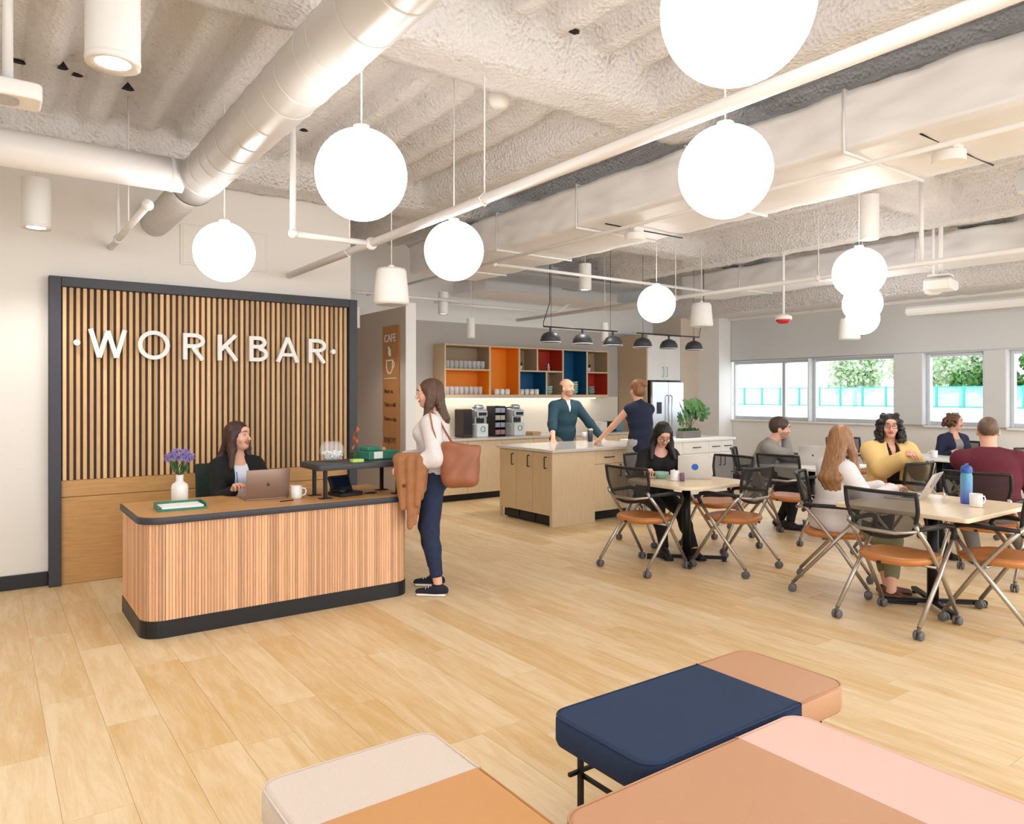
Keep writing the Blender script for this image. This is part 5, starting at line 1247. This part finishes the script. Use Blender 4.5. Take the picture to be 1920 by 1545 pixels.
def person(label, x, y, face, pelvis_z, s=1.0, fem=True, lean=0.0, side_lean=0, twist=0, head=(0, 0), hands=None, poles=None, feet=None, kpole=None, top=None, under=None, bottom=None, shoes=None, hair=None,
           glasses=False, beard=False, g=1.0, h=.007, curl=(.5, .5), handdir=(None, None), neckpose=(0, .03), swap=False):
    if swap:
        hands, feet, handdir, curl = [None if q is None else (q[1], q[0]) for q in (hands, feet, handdir, curl)]
    rz = math.atan2(-face[0], face[1]); T = thing('person', label, 'person', (x, y, 0), rz)
    ca, sa = math.cos(-rz), math.sin(-rz)
    def loc(p): dx, dy = p[0]-x, p[1]-y; return V3(dx*ca-dy*sa, dx*sa+dy*ca, p[2])
    P = V3(0, 0, pelvis_z); up = nrm(V3(math.sin(side_lean), math.sin(lean), math.cos(lean))); sd = V3(math.cos(twist), math.sin(twist), 0); sd = nrm(sd-up*sd.dot(up)); fw = np.cross(up, sd)
    hipsd = V3(1, 0, 0); tl = .47*s; NK = P+up*tl
    sw = (.152 if fem else .182)*s*(1+.6*(g-1)); SHd = [P+up*(tl-.072*s)-sd*sw, P+up*(tl-.072*s)+sd*sw]
    hipw = .088*s; HP = [P-hipsd*hipw-V3(0, 0, .02), P+hipsd*hipw-V3(0, 0, .02)]
    ua, fa, th, shn = .285*s, .245*s, .43*s, .415*s
    hands = hands or [None, None]; W = []; E = []
    for i in (0, 1):
        t = hands[i]; sg = -1 if i == 0 else 1
        if t is None: t = SHd[i]+V3(sg*.06, .04, -.5*s)
        else: t = loc(t)
        pl = (poles[i] if poles and poles[i] is not None else V3(sg*.6, -.5, -.4)); e, w_ = ik(SHd[i], t, ua, fa, pl); E.append(e); W.append(w_)
    A = []; K = []
    for i in (0, 1):
        sg = -1 if i == 0 else 1
        t = loc(feet[i]) if feet and feet[i] is not None else V3(sg*.1, .0, .085)
        k, a = ik(HP[i], t, th, shn, (kpole[i] if kpole else V3(sg*.08, 1, .25))); K.append(k); A.append(a)
    # head
    hc = NK+nrm(up*1.0+fw*neckpose[1]*4+V3(0, 0, .3))*.165*s+fw*neckpose[0]; HM = rotM(head[0], -head[1], head[2] if len(head) > 2 else 0)
    def H(px, py, pz): return hc+HM @ (V3(px, py, pz)*s)
    S = SDF(h)
    def torso(S, inf, k=.035, lab=0):
        w_ = g; fe = fem
        S.cap(P-up*.03*s, P+up*.05*s, (.165 if fe else .155)*s*w_+inf, (.155)*s*w_+inf, k, lab, sd, .115*s*w_+inf, .108*s*w_+inf)
        S.cap(P+up*.08*s, P+up*.22*s, (.132 if fe else .148)*s*w_+inf, (.128 if fe else .15)*s*w_+inf, k, lab, sd, .1*s*w_+inf, .098*s*w_+inf)
        S.cap(P+up*.24*s, P+up*.36*s, (.138 if fe else .158)*s*w_+inf, (.15 if fe else .172)*s*w_+inf, k, lab, sd, .1*s*w_+inf, .104*s*w_+inf)
        S.cap(SHd[0]+sd*.03*s, SHd[1]-sd*.03*s, .05*s+inf*.8, .05*s+inf*.8, k, lab)
        for i in (0, 1): S.cap(NK-up*.015*s, SHd[i]+up*.006*s, .046*s+inf*.6, .038*s+inf*.8, k, lab)
        if fe:
            for q in (-1, 1): S.ell(P+up*.325*s+sd*q*.068*s+fw*.078*s*w_, V3(.062, .062, .06)*s*(1+.4*(w_-1))+inf, k, lab)
    def arm(S, i, inf, f=1.0, k=.02, lab=0, r=(.045, .036, .033, .024)):
        m_ = s*(1.0 if fem else 1.12)*(1+.4*(g-1)); end = E[i]+(W[i]-E[i])*min(1, max(0, f-1)) if f > 1 else SHd[i]+(E[i]-SHd[i])*f
        if f > 1:
            S.cap(SHd[i], E[i], r[0]*m_+inf, r[1]*m_+inf, k, lab); rr = r[2]+(r[3]-r[2])*(f-1); S.cap(E[i], end, r[2]*m_+inf+.004*s, rr*m_+inf, k, lab)
        else: S.cap(SHd[i], end, r[0]*m_+inf, r[1]*m_+inf, k, lab)
    def leg(S, i, inf, f=2.0, k=.03, lab=0, flare=0):
        m_ = s*(1+.45*(g-1)); S.cap(HP[i], K[i], .086*m_+inf, .058*m_+inf, k, lab)
        if f > 1:
            end = K[i]+(A[i]-K[i])*min(1, f-1); S.cap(K[i], K[i]+(A[i]-K[i])*.45*min(1, f-1), .053*m_+inf, .052*m_+inf, k, lab); S.cap(K[i]+(A[i]-K[i])*.43*min(1, f-1), end, .05*m_+inf, (.034+.017*(2-f))*m_+inf+flare, k, lab)
    torso(S, 0)
    for i in (0, 1): arm(S, i, 0, 2.0); leg(S, i, 0, 2.0)
    if pelvis_z > .7:
        for q in (-1, 1): S.ell(P+sd*q*.07*s-fw*.03*s-up*.05*s, V3(.085, .085, .09)*s*g, .03)
    S.cap(NK-up*.03*s, hc-HM @ V3(0, .015, .07)*s, .052*s*(1 if fem else 1.15), .05*s*(1 if fem else 1.15), .02)
    # feet (bare shape inside shoes)
    FT = []
    for i in (0, 1):
        d = nrm(V3(*( (K[i]-HP[i])[:2]), 0)) if abs((K[i]-HP[i])[1])+abs((K[i]-HP[i])[0]) > .12 else V3(0, 1, 0)
        if feet and feet[i] is not None and len(feet[i]) > 3:
            a = feet[i][3]; d = V3(math.sin(a), math.cos(a), 0)
        FT.append(d); f0 = A[i]-V3(0, 0, .045*s); S.cap(f0-d*.03*s, f0+d*.12*s+V3(0, 0, -.008), .032*s, .024*s, .02)
    # head shape
    fm = .96 if fem else 1.04
    S.ell(H(0, -.012, .035), V3(.074, .094, .085)*s*fm, .02, 0, HM); S.ell(H(0, .018, -.02), V3(.062, .07, .078)*s*fm, .025, 0, HM); S.ell(H(0, .045, -.078), V3(.036 if fem else .042, .036, .03)*s, .025, 0, HM)
    S.ell(H(0, .075, .045), V3(.045, .02, .03)*s, .02, 0, HM)
    S.cap(H(0, .086, .012), H(0, .105, -.025), .007*s, .0115*s, .01); S.ell(H(0, .1, -.03), V3(.016, .01, .008)*s, .008, 0, HM)
    S.ell(H(0, .083, -.055), V3(.024, .011, .009)*s, .006, 1, HM)
    for q in (-1, 1):
        S.ell(H(q*.074*fm, -.005, -.008), V3(.009, .018, .03)*s, .008, 0, HM); S.ell(H(q*.036, .06, -.03), V3(.022, .018, .02)*s, .02, 0, HM)
        S.ell(H(q*.031, .098, .014), V3(.016, .012, .008)*s, 0, 0, HM, 'c')
    if beard: S.ell(H(0, .042, -.062), V3(.066, .068, .046)*s, 0, 3, HM, 'l')
    if hair and hair[0] == 'ring': S.ell(H(0, -.05, .0), V3(.09, .075, .058)*s, 0, 2, HM, 'l')
    if hair and hair[0] == 'buzz': S.ell(H(0, -.03, .045), V3(.082, .1, .09)*s, 0, 2, HM, 'l')
    # hands
    for i in (0, 1):
        sg = -1 if i == 0 else 1; d = nrm(W[i]-E[i]); hd = handdir[i]
        if hd is not None: d = nrm(loc((x+hd[0], y+hd[1], hd[2])))
        pn = V3(0, 0, -1) if abs(d[2]) < .8 else V3(-sg, 0, 0)
        pn = nrm(pn-d*pn.dot(d)); sdv = np.cross(d, pn); sdv = sdv*(1 if sdv[0]*sg < 0 else -1)   # towards the thumb (inner) side
        w_ = W[i]; c = curl[i]
        for k_ in range(4):
            o = (.5-k_/3)*.066*s; base = w_+d*(.085-.006*abs(k_-1.2))*s+sdv*o; S.cap(w_+d*.01*s+sdv*o*.5, base, .0145*s, .0115*s, .012)
            L1, L2 = (.036, .04, .037, .03)[k_]*s, (.034, .038, .034, .028)[k_]*s
            a1 = .35+c*.9; a2 = .8*c+a1+.3; p1 = base+(d*math.cos(a1)+pn*math.sin(a1))*L1+sdv*o*.12; p2 = p1+(d*math.cos(a2)+pn*math.sin(a2))*L2
            S.cap(base, p1, .0092*s, .0084*s, .004); S.cap(p1, p2, .0084*s, .007*s, .003)
        tb_ = w_+d*.025*s+sdv*.022*s; t1 = tb_+nrm(d*.7+sdv*.75+pn*.3)*.042*s; t2 = t1+nrm(d*.9+sdv*.25+pn*.45)*.03*s
        S.cap(tb_, t1, .0125*s, .0095*s, .01); S.cap(t1, t2, .0095*s, .0075*s, .003)
    V, Q, fl_ = S.ev()
    hm = hairmat(*hair[1]) if hair else M_iris
    np_obj('body', V, Q, [M_skin, M_lip, hm, M_stub], T, mi=fl_)
    # eyes and brows
    for q in (-1, 1):
        e = H(q*.031, .0768, .013); ey = MB().sphere(*e, .0098*s, 12, 8).build('eye', M_eyew, T); e2 = H(q*.031, .0815, .012); MB().sphere(*e2, .0066*s, 10, 6).build('iris', M_iris, ey)
        MB().tube([H(q*.014, .1, .034), H(q*.032, .099, .041), H(q*.05, .086, .034)], [.0026*s, .0034*s, .002*s], 6).build('eyebrow', hm, T)
    if glasses:
        mb = MB()
        for q in (-1, 1):
            mb.tube([H(q*.033+.024*math.cos(a), .108-.006*abs(math.cos(a)), .008+.019*math.sin(a)) for a in [2*PI*j/16 for j in range(16)]], .0022, 6, closed=True)
            mb.tube([H(q*.057, .1, .014), H(q*.074, .06, .014), H(q*.078, .0, .008)], .0018, 6)
        mb.tube([H(-.009, .108, .012), H(.009, .108, .012)], .0018, 6); mb.build('glasses', M_plast, T)
    # under top
    def neckcut(S, kind):
        c = NK+up*.03*s+fw*.01
        if kind == 'crew': S.ell(c+up*.02*s, V3(.066, .066, .055)*s, 0, 0, None, 'c')
        elif kind == 'scoop': S.ell(c+fw*.05*s-up*.01*s, V3(.085, .085, .085)*s, 0, 0, None, 'c')
        elif kind == 'v':
            S.ell(c+up*.02*s, V3(.062, .066, .06)*s, 0, 0, None, 'c')
            for q in range(5): S.ell(c+fw*(.06+.012*q)*s-up*(.012+.03*q)*s, V3(.036-.006*q, .05, .03)*s, 0, 0, None, 'c')
        elif kind == 'open':
            S.ell(c+up*.02*s, V3(.07, .066, .06)*s, 0, 0, None, 'c'); S.cap(c+fw*.11*s, P+fw*.17*s, .055*s, .06*s, 0, 0, sd, .12*s, .14*s, 'c')
    def garment(name, d):
        Sg = SDF(max(h, .007)); inf = d.get('inf', .012); torso(Sg, inf, .04)
        if pelvis_z > .7:
            for q in (-1, 1): Sg.ell(P+sd*q*.07*s-fw*.03*s-up*.05*s, V3(.085, .085, .09)*s*g+inf, .03)
        else:
            for i in (0, 1): Sg.cap(HP[i], HP[i]+(K[i]-HP[i])*.25, .09*s*g+inf, .085*s*g+inf, .03)
        sl = d.get('sleeve', 1.95)
        for i in (0, 1):
            f = sl[i] if isinstance(sl, (tuple, list)) else sl
            if f > 0: arm(Sg, i, inf+d.get('puff', 0), f, .03)
        if d.get('collar'): Sg.cap(NK-up*.01*s, NK+up*.035*s, .064*s, .06*s, .015)
        if d.get('hood'): Sg.cap(NK-fw*.07*s-up*.01*s-sd*.06*s, NK-fw*.07*s-up*.01*s+sd*.06*s, .045*s, .045*s, .03)
        Sg.half(P+up*d.get('hem', -.06)*s, -up)
        neckcut(Sg, d.get('neck', 'crew'))
        V, Q, _ = Sg.ev(d.get('folds') and (P, 9, .0016)); np_obj(name, V, Q, d['m'], T)
    if under: garment('undershirt', under)
    if top: garment(top.get('name', 'sweater'), top)
    if bottom:
        Sg = SDF(max(h, .007)); inf = bottom.get('inf', .012)
        Sg.cap(P-up*.03*s, P+up*.07*s, (.165 if fem else .155)*s*g+inf*.7, .147*s*g+inf*.7, .03, 0, sd, .115*s*g+inf*.7, .106*s*g+inf*.7)
        if pelvis_z > .7:
            for q in (-1, 1): Sg.ell(P+sd*q*.07*s-fw*.03*s-up*.05*s, V3(.085, .085, .09)*s*g+inf*.7, .03)
        for i in (0, 1): leg(Sg, i, inf, bottom.get('len', 1.93), .025, 0, bottom.get('flare', 0))
        if bottom.get('skirt'): Sg.cap((HP[0]+HP[1])/2, (K[0]+K[1])/2, .17*s, .16*s, .03, 0, hipsd, .12*s, .09*s)
        V, Q, _ = Sg.ev((P, 11, .0012)); np_obj(bottom.get('name', 'trousers'), V, Q, bottom['m'], T)
    if shoes:
        for i in (0, 1):
            d = FT[i]; a0 = A[i]; f0 = V3(a0[0], a0[1], a0[2]-.085*s); sdv = np.cross(d, V3(0, 0, 1)); Sg = SDF(.006)
            Sg.cap(f0-d*.045*s+V3(0, 0, .04*s), f0+d*.03*s+V3(0, 0, .045*s), .038*s, .04*s, .02); Sg.cap(f0+d*.02*s+V3(0, 0, .035*s), f0+d*.155*s+V3(0, 0, .024*s), .043*s, .036*s, .02, 0, sdv, .038*s, .026*s)
            if not shoes.get('low'): Sg.cap(a0-V3(0, 0, .02*s), f0+V3(0, 0, .05*s), .042*s, .042*s, .02)
            Sg.half(f0+V3(0, 0, .018*s), (0, 0, -1)); V, Q, _ = Sg.ev(); so = np_obj('shoe', V, Q, shoes['m'], T)
            if shoes.get('laces'):
                mb = MB()
                for j in range(4): c_ = f0+d*(.03+.022*j)*s+V3(0, 0, (.089-.009*j)*s); mb.tube([c_-sdv*.022*s-V3(0, 0, .007), c_, c_+sdv*.022*s-V3(0, 0, .007)], .0035, 6)
                mb.build('laces', M_ceram, so, kind='stuff')
            Sg = SDF(.006); Sg.cap(f0-d*.045*s+V3(0, 0, .01*s), f0+d*.155*s+V3(0, 0, .01*s), .043*s, .045*s, .01, 0, sdv, .02*s, .02*s)
            Sg.half(f0+V3(0, 0, .0), (0, 0, -1)); Sg.half(f0+V3(0, 0, .02*s), (0, 0, 1)); V, Q, _ = Sg.ev(); np_obj('shoe_sole', V, Q, shoes.get('sole', M_plast), T)
    # hair
    if hair and hair[0] not in ('buzz', 'ring'):
        st = hair[0]; Lh = hair[2] if len(hair) > 2 else .3; Sg = SDF(.0065); dn = V3(0, 0, -1)
        if st in ('long', 'bun', 'short', 'curly'):
            Sg.ell(H(0, -.018, .04), V3(.088, .107, .096)*s*fm, .02, 0, HM)
            if st != 'short': Sg.ell(H(0, -.05, -.01), V3(.08, .07, .075)*s, .02, 0, HM)
            else: Sg.ell(H(0, -.045, .005), V3(.08, .072, .07)*s, .02, 0, HM)
        bk = HM @ V3(0, -1, 0); bk = nrm(V3(bk[0], bk[1], 0)); rt = HM @ V3(1, 0, 0)
        if st == 'long':
            a = H(0, -.06, 0); b = a+dn*Lh*.55*s+bk*(.055+hair[3] if len(hair) > 3 else .055); c = a+dn*Lh*s+bk*.05
            c = c+up*0; Sg.cap(a, b, .082*s, .085*s, .03, 0, rt, .045*s, .042*s); Sg.cap(b, c, .085*s, .055*s, .03, 0, rt, .042*s, .022*s)
            for q in (-1, 1):
                if hair[4:] and q not in hair[4]: continue
                a = H(q*.07, -.005, .03); b = H(q*.088, .0, -.09); c = b+dn*(Lh-.12)*s*.8+fw*.05+rt*q*.03; Sg.cap(a, b, .026*s, .032*s, .03); Sg.cap(b, c, .034*s, .018*s, .03)
        if st == 'bun': Sg.ell(H(.02, -.1, .075), V3(.05, .045, .042)*s, .01, 0, HM)
        if st == 'curly':
            rg = np.random.RandomState(3); n_ = int(hair[3]) if len(hair) > 3 else 90
            for k_ in range(n_):
                an = rg.uniform(.7, 2*PI-.7); zz = rg.uniform(-Lh, .12); rr = (.082+.035*min(1, (.12-zz)/.2))*rg.uniform(.85, 1.12); p = H(rr*math.sin(an), rr*math.cos(an)*1.0-.03, 0)+V3(0, 0, zz*s)
                if zz > .06: p = H(rr*.75*math.sin(an), rr*.75*math.cos(an)-.02, zz)
                Sg.ell(p, V3(.02, .02, .018)*s*rg.uniform(.8, 1.2), .006)
        # open the face
        fx_ = .066 if st != 'short' else .07
        Sg.ell(H(0, .085, -.02), V3(fx_, .09, .084 if st != 'short' else .075)*s, 0, 0, HM, 'c')
        if st in ('short', 'bun'):
            for q in (-1, 1): Sg.ell(H(q*.085, .005, -.03), V3(.03, .03, .045)*s, 0, 0, HM, 'c')
            Sg.half(H(0, -.05, -.085), HM @ V3(0, .2, -1))
        V, Q, _ = Sg.ev((H(0, -.02, 0), 34, .0022) if st != 'curly' else None); np_obj('hair', V, Q, hm, T)
    T2 = dict(W=[T_ for T_ in W], E=E, SH=SHd, P=P, NK=NK, H=H, rz=rz)
    def wp(p): c, s_ = math.cos(rz), math.sin(rz); return V3(x+p[0]*c-p[1]*s_, y+p[0]*s_+p[1]*c, p[2])
    T2['wp'] = wp; return T, T2
C_black = cloth('black_knit', (22, 22, 24)); C_white = cloth('white_knit', (226, 220, 220)); C_jean = cloth('dark_denim', (34, 46, 74), noise=.15, nscale=40); C_top = cloth('white_top', (226, 230, 240))
SK = dict(laces=1, m=cloth('navy_canvas', (30, 32, 44)), sole=M_ceram); SB = dict(m=cloth('black_shoe', (26, 24, 24), .5), sole=M_plast)
# directions in the picture: right = (.81,-.586), away = (.586,.81)
def D(r, a): return (FY*r+FX*a, -FX*r+FY*a)
# 1 receptionist
p1, r1 = person('seated receptionist with long brown hair, black cardigan and white top, holding a pen', 1.66, 6.14, D(.62, -.8), .56, s=1.0, lean=.10, twist=.0, head=(.62, -.1),
    swap=True, hands=[(1.53, 5.72, .80), (1.92, 5.70, .80)], poles=[V3(-.25, -.4, -1), V3(.25, -.3, -1)], feet=[(1.46, 5.72, .085), (1.72, 5.62, .085)], curl=(1.0, .5), handdir=(D(.3, -.2)+(.35,), None),
    under=dict(m=C_top, neck='scoop', sleeve=0, inf=.008), top=dict(name='cardigan', m=C_black, neck='open', inf=.018, hem=-.1), bottom=dict(m=C_black), shoes=SB, hair=('long', ('hair_dark_brown', (62, 38, 30)), .3, .01), h=.0055)
wpn = r1['wp'](r1['W'][1]); t = tag(MB().tube([(0, 0, -.02), (-.01, 0, .1)], .004, 8).build('pen', mat('blue_pen', s2l(60, 90, 190), .3)), 'blue pen held upright by the receptionist', 'pen'); t.location = (wpn[0]+.02, wpn[1]-.055, wpn[2]+.05)
# 2 standing visitor
px_, py_ = 2.88, 5.02
p2, r2 = person('standing woman with long brown hair, white sweater and cropped jeans at the desk end', px_, py_, D(-1, .05), .915, s=.975, lean=.02, head=(0.1, .02), neckpose=(.01, .04),
    hands=[(px_-.30, py_-.08, 1.0), (px_-.14, py_+.26, 1.02)], poles=[V3(-.25, -1, -.4), V3(.3, -1, -.4)], feet=[(2.80, 4.83, .085, .05), (2.93, 5.10, .085, .0)],
    top=dict(m=cloth('patterned_sweater', (222, 216, 214), noise=.07, nscale=60), neck='crew', inf=.022, hem=-.0, puff=.012, sleeve=1.9), bottom=dict(name='jeans', m=C_jean, len=1.78, inf=.013), shoes=SK,
    hair=('long', ('hair_brown', (84, 60, 44)), .36, .0), h=.0055)
# 3 man behind the island
p3, r3 = person('smiling balding man in a dark teal quarter-zip sweater leaning on the island', 6.52, 7.80, (-.08, -1), .95, s=1.06, fem=False, lean=.12, head=(.3, 0),
    swap=True, hands=[(6.08, 7.48, .93), (6.93, 7.45, .93)], poles=[V3(-.3, -1, -.2), V3(.3, -1, -.2)], curl=(.15, .3), top=dict(m=cloth('teal_sweater', (26, 58, 70)), neck='v', collar=True, inf=.02, sleeve=(1.9, 1.35)), under=dict(m=C_white, neck='crew', collar=True, sleeve=0, inf=.006),
    bottom=dict(m=cloth('khaki', (120, 112, 98))), shoes=SB, hair=('ring', ('hair_grey_brown', (112, 90, 74))), beard=True, h=.008)
# 4 woman in front of the island, from behind
p4, r4 = person('woman with bun and sleeveless navy top, back to the camera, leaning on the island', 6.42, 6.2, D(-.35, .9), .95, s=1.02, lean=.16, head=(.1, -.02), curl=(.15, .2),
    hands=[(6.17, 6.75, .925), (6.86, 6.70, .93)], poles=[V3(-.4, -.6, -.6), V3(1, -.6, 0)], top=dict(name='sleeveless_top', m=cloth('navy_top', (28, 34, 58)), neck='crew', collar=True, sleeve=0, inf=.014, hem=-.12),
    bottom=dict(m=cloth('light_grey_trousers', (176, 176, 174), noise=.1, nscale=80), inf=.016), shoes=SB, hair=('bun', ('hair_auburn', (136, 92, 62))), h=.007)
# 5 black-haired woman at table 1
p5, r5 = person('seated woman with long black hair, glasses and black sweater looking down at the table', 5.56, 5.22, D(.2, -1), .55, s=1.0, lean=.36, head=(-.1, .55), curl=(.9, .4), neckpose=(.02, .06),
    swap=True, hands=[(5.08, 4.86, .80), (5.56, 4.66, .80)], poles=[V3(-.4, -.2, -1), V3(.4, -.2, -1)], feet=[(5.18, 4.72, .085), (5.40, 4.55, .085)], glasses=True,
    top=dict(m=cloth('black_sweater', (20, 20, 22)), neck='scoop', inf=.018), bottom=dict(m=C_black), shoes=SB, hair=('long', ('hair_black', (26, 22, 22)), .3, .0), h=.006)
# 6 bearded man, grey sweater
p6, r6 = person('seated bearded man in a grey sweater resting his chin on his hand', 7.28, 5.22, D(.9, -.42), .55, s=1.02, fem=False, lean=.38, head=(0, .12), curl=(1.0, .4), neckpose=(.02, .05),
    swap=True, hands=[(7.56, 5.02, 1.04), (7.62, 4.75, .79)], poles=[V3(-.3, 0, -1), V3(.3, .5, -1)], handdir=(D(-.2, 0)+(1,), None), feet=[(7.5, 5.05, .085), (7.4, 4.85, .085)],
    top=dict(m=cloth('grey_sweater', (142, 138, 134), noise=.12, nscale=80), neck='crew', inf=.02), bottom=dict(m=C_black), shoes=SB, hair=('short', ('hair_short_brown', (70, 52, 42))), beard=True, h=.008)
# 7 white sweater, long straight hair
p7, r7 = person('seated woman with long straight light-brown hair in a white sweater, facing away', 5.45, 3.22, D(.88, .1), .55, s=.98, lean=.14, head=(.62, 0),
    hands=[(5.84, 3.02, .79), (5.72, 2.86, .79)], poles=[V3(-.3, -.2, -1), V3(.3, -.3, -1)], feet=[(5.6, 2.84, .085), (5.42, 2.72, .085)],
    top=dict(m=C_white, neck='crew', inf=.022, puff=.01, hem=-.1), bottom=dict(m=cloth('olive_trousers', (120, 116, 84)), len=1.7), shoes=dict(m=cloth('sandal', (90, 52, 36), .5), sole=M_plast, low=1), hair=('long', ('hair_light_brown', (150, 108, 74)), .52, .085), h=.0058)
# 8 curly hair, yellow cardigan
p8, r8 = person('seated woman with curly black hair, glasses and a yellow cardigan, arms on a chair back', 7.34, 3.72, D(-.12, -1), .56, s=1.03, g=1.18, lean=.08, head=(-.25, 0), curl=(.5, .5),
    swap=True, hands=[(7.02, 3.40, .93), (7.1, 3.36, .945)], poles=[V3(-.55, -.1, -1), V3(.55, -.1, -1)], feet=[(6.95, 3.6, .085), (7.35, 3.2, .085)], glasses=True,
    under=dict(m=C_black, neck='v', sleeve=0, inf=.008), top=dict(name='cardigan', m=cloth('yellow_knit', (232, 196, 130)), neck='open', inf=.028, puff=.022, hem=-.05), bottom=dict(m=C_black), shoes=SB,
    hair=('curly', ('hair_curly_black', (34, 28, 28)), .15, 300), h=.007)
# 9 far woman, navy cardigan
p9, r9 = person('far seated woman with short curly brown hair, grey top and navy cardigan by the windows', 10.42, 4.44, D(.1, -1), .56, s=.96, lean=.1, head=(.6, .02),
    swap=True, hands=[(10.12, 4.30, .79), (10.2, 4.1, .79)], poles=[V3(-.35, -.2, -1), V3(.35, -.2, -1)], feet=[(10.1, 4.3, .085), (10.15, 4.1, .085)], under=dict(m=cloth('grey_top', (150, 144, 140)), neck='scoop', sleeve=0, inf=.008),
    top=dict(name='cardigan', m=cloth('navy_cardigan', (34, 40, 66)), neck='open', inf=.018), bottom=dict(m=C_black), shoes=SB, hair=('curly', ('hair_curly_brown', (100, 70, 50)), .05, 140), h=.009)
# 10 maroon, from behind
p10, r10 = person('heavy-set man with cropped grey-brown hair in a maroon sweater, seen from behind', 6.9, 2.62, D(.28, .96), .56, s=1.04, fem=False, g=1.2, lean=.12, head=(-.25, 0),
    hands=[(7.35, 2.85, .79), (7.4, 2.45, .79)], poles=[V3(-.35, -.2, -1), V3(.35, -.2, -1)], feet=[(7.3, 2.9, .085), (7.4, 2.5, .085)],
    top=dict(m=cloth('maroon_sweater', (92, 26, 40)), neck='crew', inf=.024, puff=.008), bottom=dict(m=cloth('grey_trousers', (120, 112, 106))), shoes=SB, hair=('buzz', ('hair_cropped', (104, 80, 66))), h=.007)

# visitor's tote bag and coat
hs = r2['wp'](r2['SH'][0]); t = thing('tote_bag', 'brown leather tote bag hanging from the standing woman\'s shoulder', 'bag', (hs[0], hs[1], 0), r2['rz'])
# local: +y = facing (left in the picture), -x = towards camera
Sg = SDF(.008); c0 = V3(-.095, -.17, 1.02)
for k_ in range(1): [Sg.cap(c0+V3(0, -.07+q_*.1, .12), c0+V3(-.01, -.07+q_*.085, -.12), .055, .06, .05, 0, V3(0, 1, 0), .045, .065) for q_ in (-1, -.5, 0, .5, 1)]
Sg.half(c0+V3(0, 0, .15), (0, -.12, 1)); V_, Q_, _ = Sg.ev((c0+V3(.3, 0, 0), 16, .003)); np_obj('bag_body', V_, Q_, mat('brown_leather', s2l(150, 92, 64), .45, noise=.1, nscale=8, bump=.15, bscale=20), t)
mb = MB(); mb.tube([(-.11, -.09, 1.12), (-.1, -.03, 1.28), (-.045, .0, 1.395), (.0, .0, 1.41), (.01, -.05, 1.36), (-.02, -.12, 1.24), (-.05, -.2, 1.12)], .010, 8, flat=.5); mb.build('strap', MATS['brown_leather'], t)
t = thing('folded_coat', 'tan suede coat draped over the standing woman\'s forearm', 'coat', (0, 0, 0))
w0 = r2['wp'](r2['W'][0]); e0 = r2['wp'](r2['E'][0]); Sg = SDF(.0065); d_ = w0-e0; mid = w0-d_*.22; dd = nrm(V3(d_[0], d_[1], 0)); sdv = V3(-dd[1], dd[0], 0)
if sdv.dot(V3(FX, FY, 0)) > 0: sdv = -sdv
Sg.cap(mid+dd*.1+V3(0, 0, .03), mid-dd*.1+V3(0, 0, .035), .05, .05, .03)
for k_, (o_, l_, r0_) in enumerate(((.115, .24, .024), (.085, .33, .03), (.045, .30, .026), (.01, .47, .03), (-.03, .44, .028), (-.065, .30, .032), (-.1, .23, .026))):
    a_ = mid+dd*o_+sdv*(.035+.012*(k_ % 2)); Sg.cap(a_+V3(0, 0, .03), a_-dd*o_*.25+V3(0, 0, -l_), r0_, r0_*.8, .012)
    a_ = mid+dd*o_-sdv*.03; Sg.cap(a_+V3(0, 0, .03), a_-dd*o_*.2+V3(0, 0, -l_*.85), r0_, r0_, .02)
V_, Q_, _ = Sg.ev(); np_obj('coat_body', V_, Q_, mat('suede', s2l(164, 112, 74), .9, noise=.12, nscale=14), t)
mb = MB(); q_ = mid+sdv*.078+dd*.045+V3(0, 0, -.16); mb.sphere(*q_, .012, 10, 6); mb.build('button', mat('button_brown', s2l(84, 46, 28), .4), t)
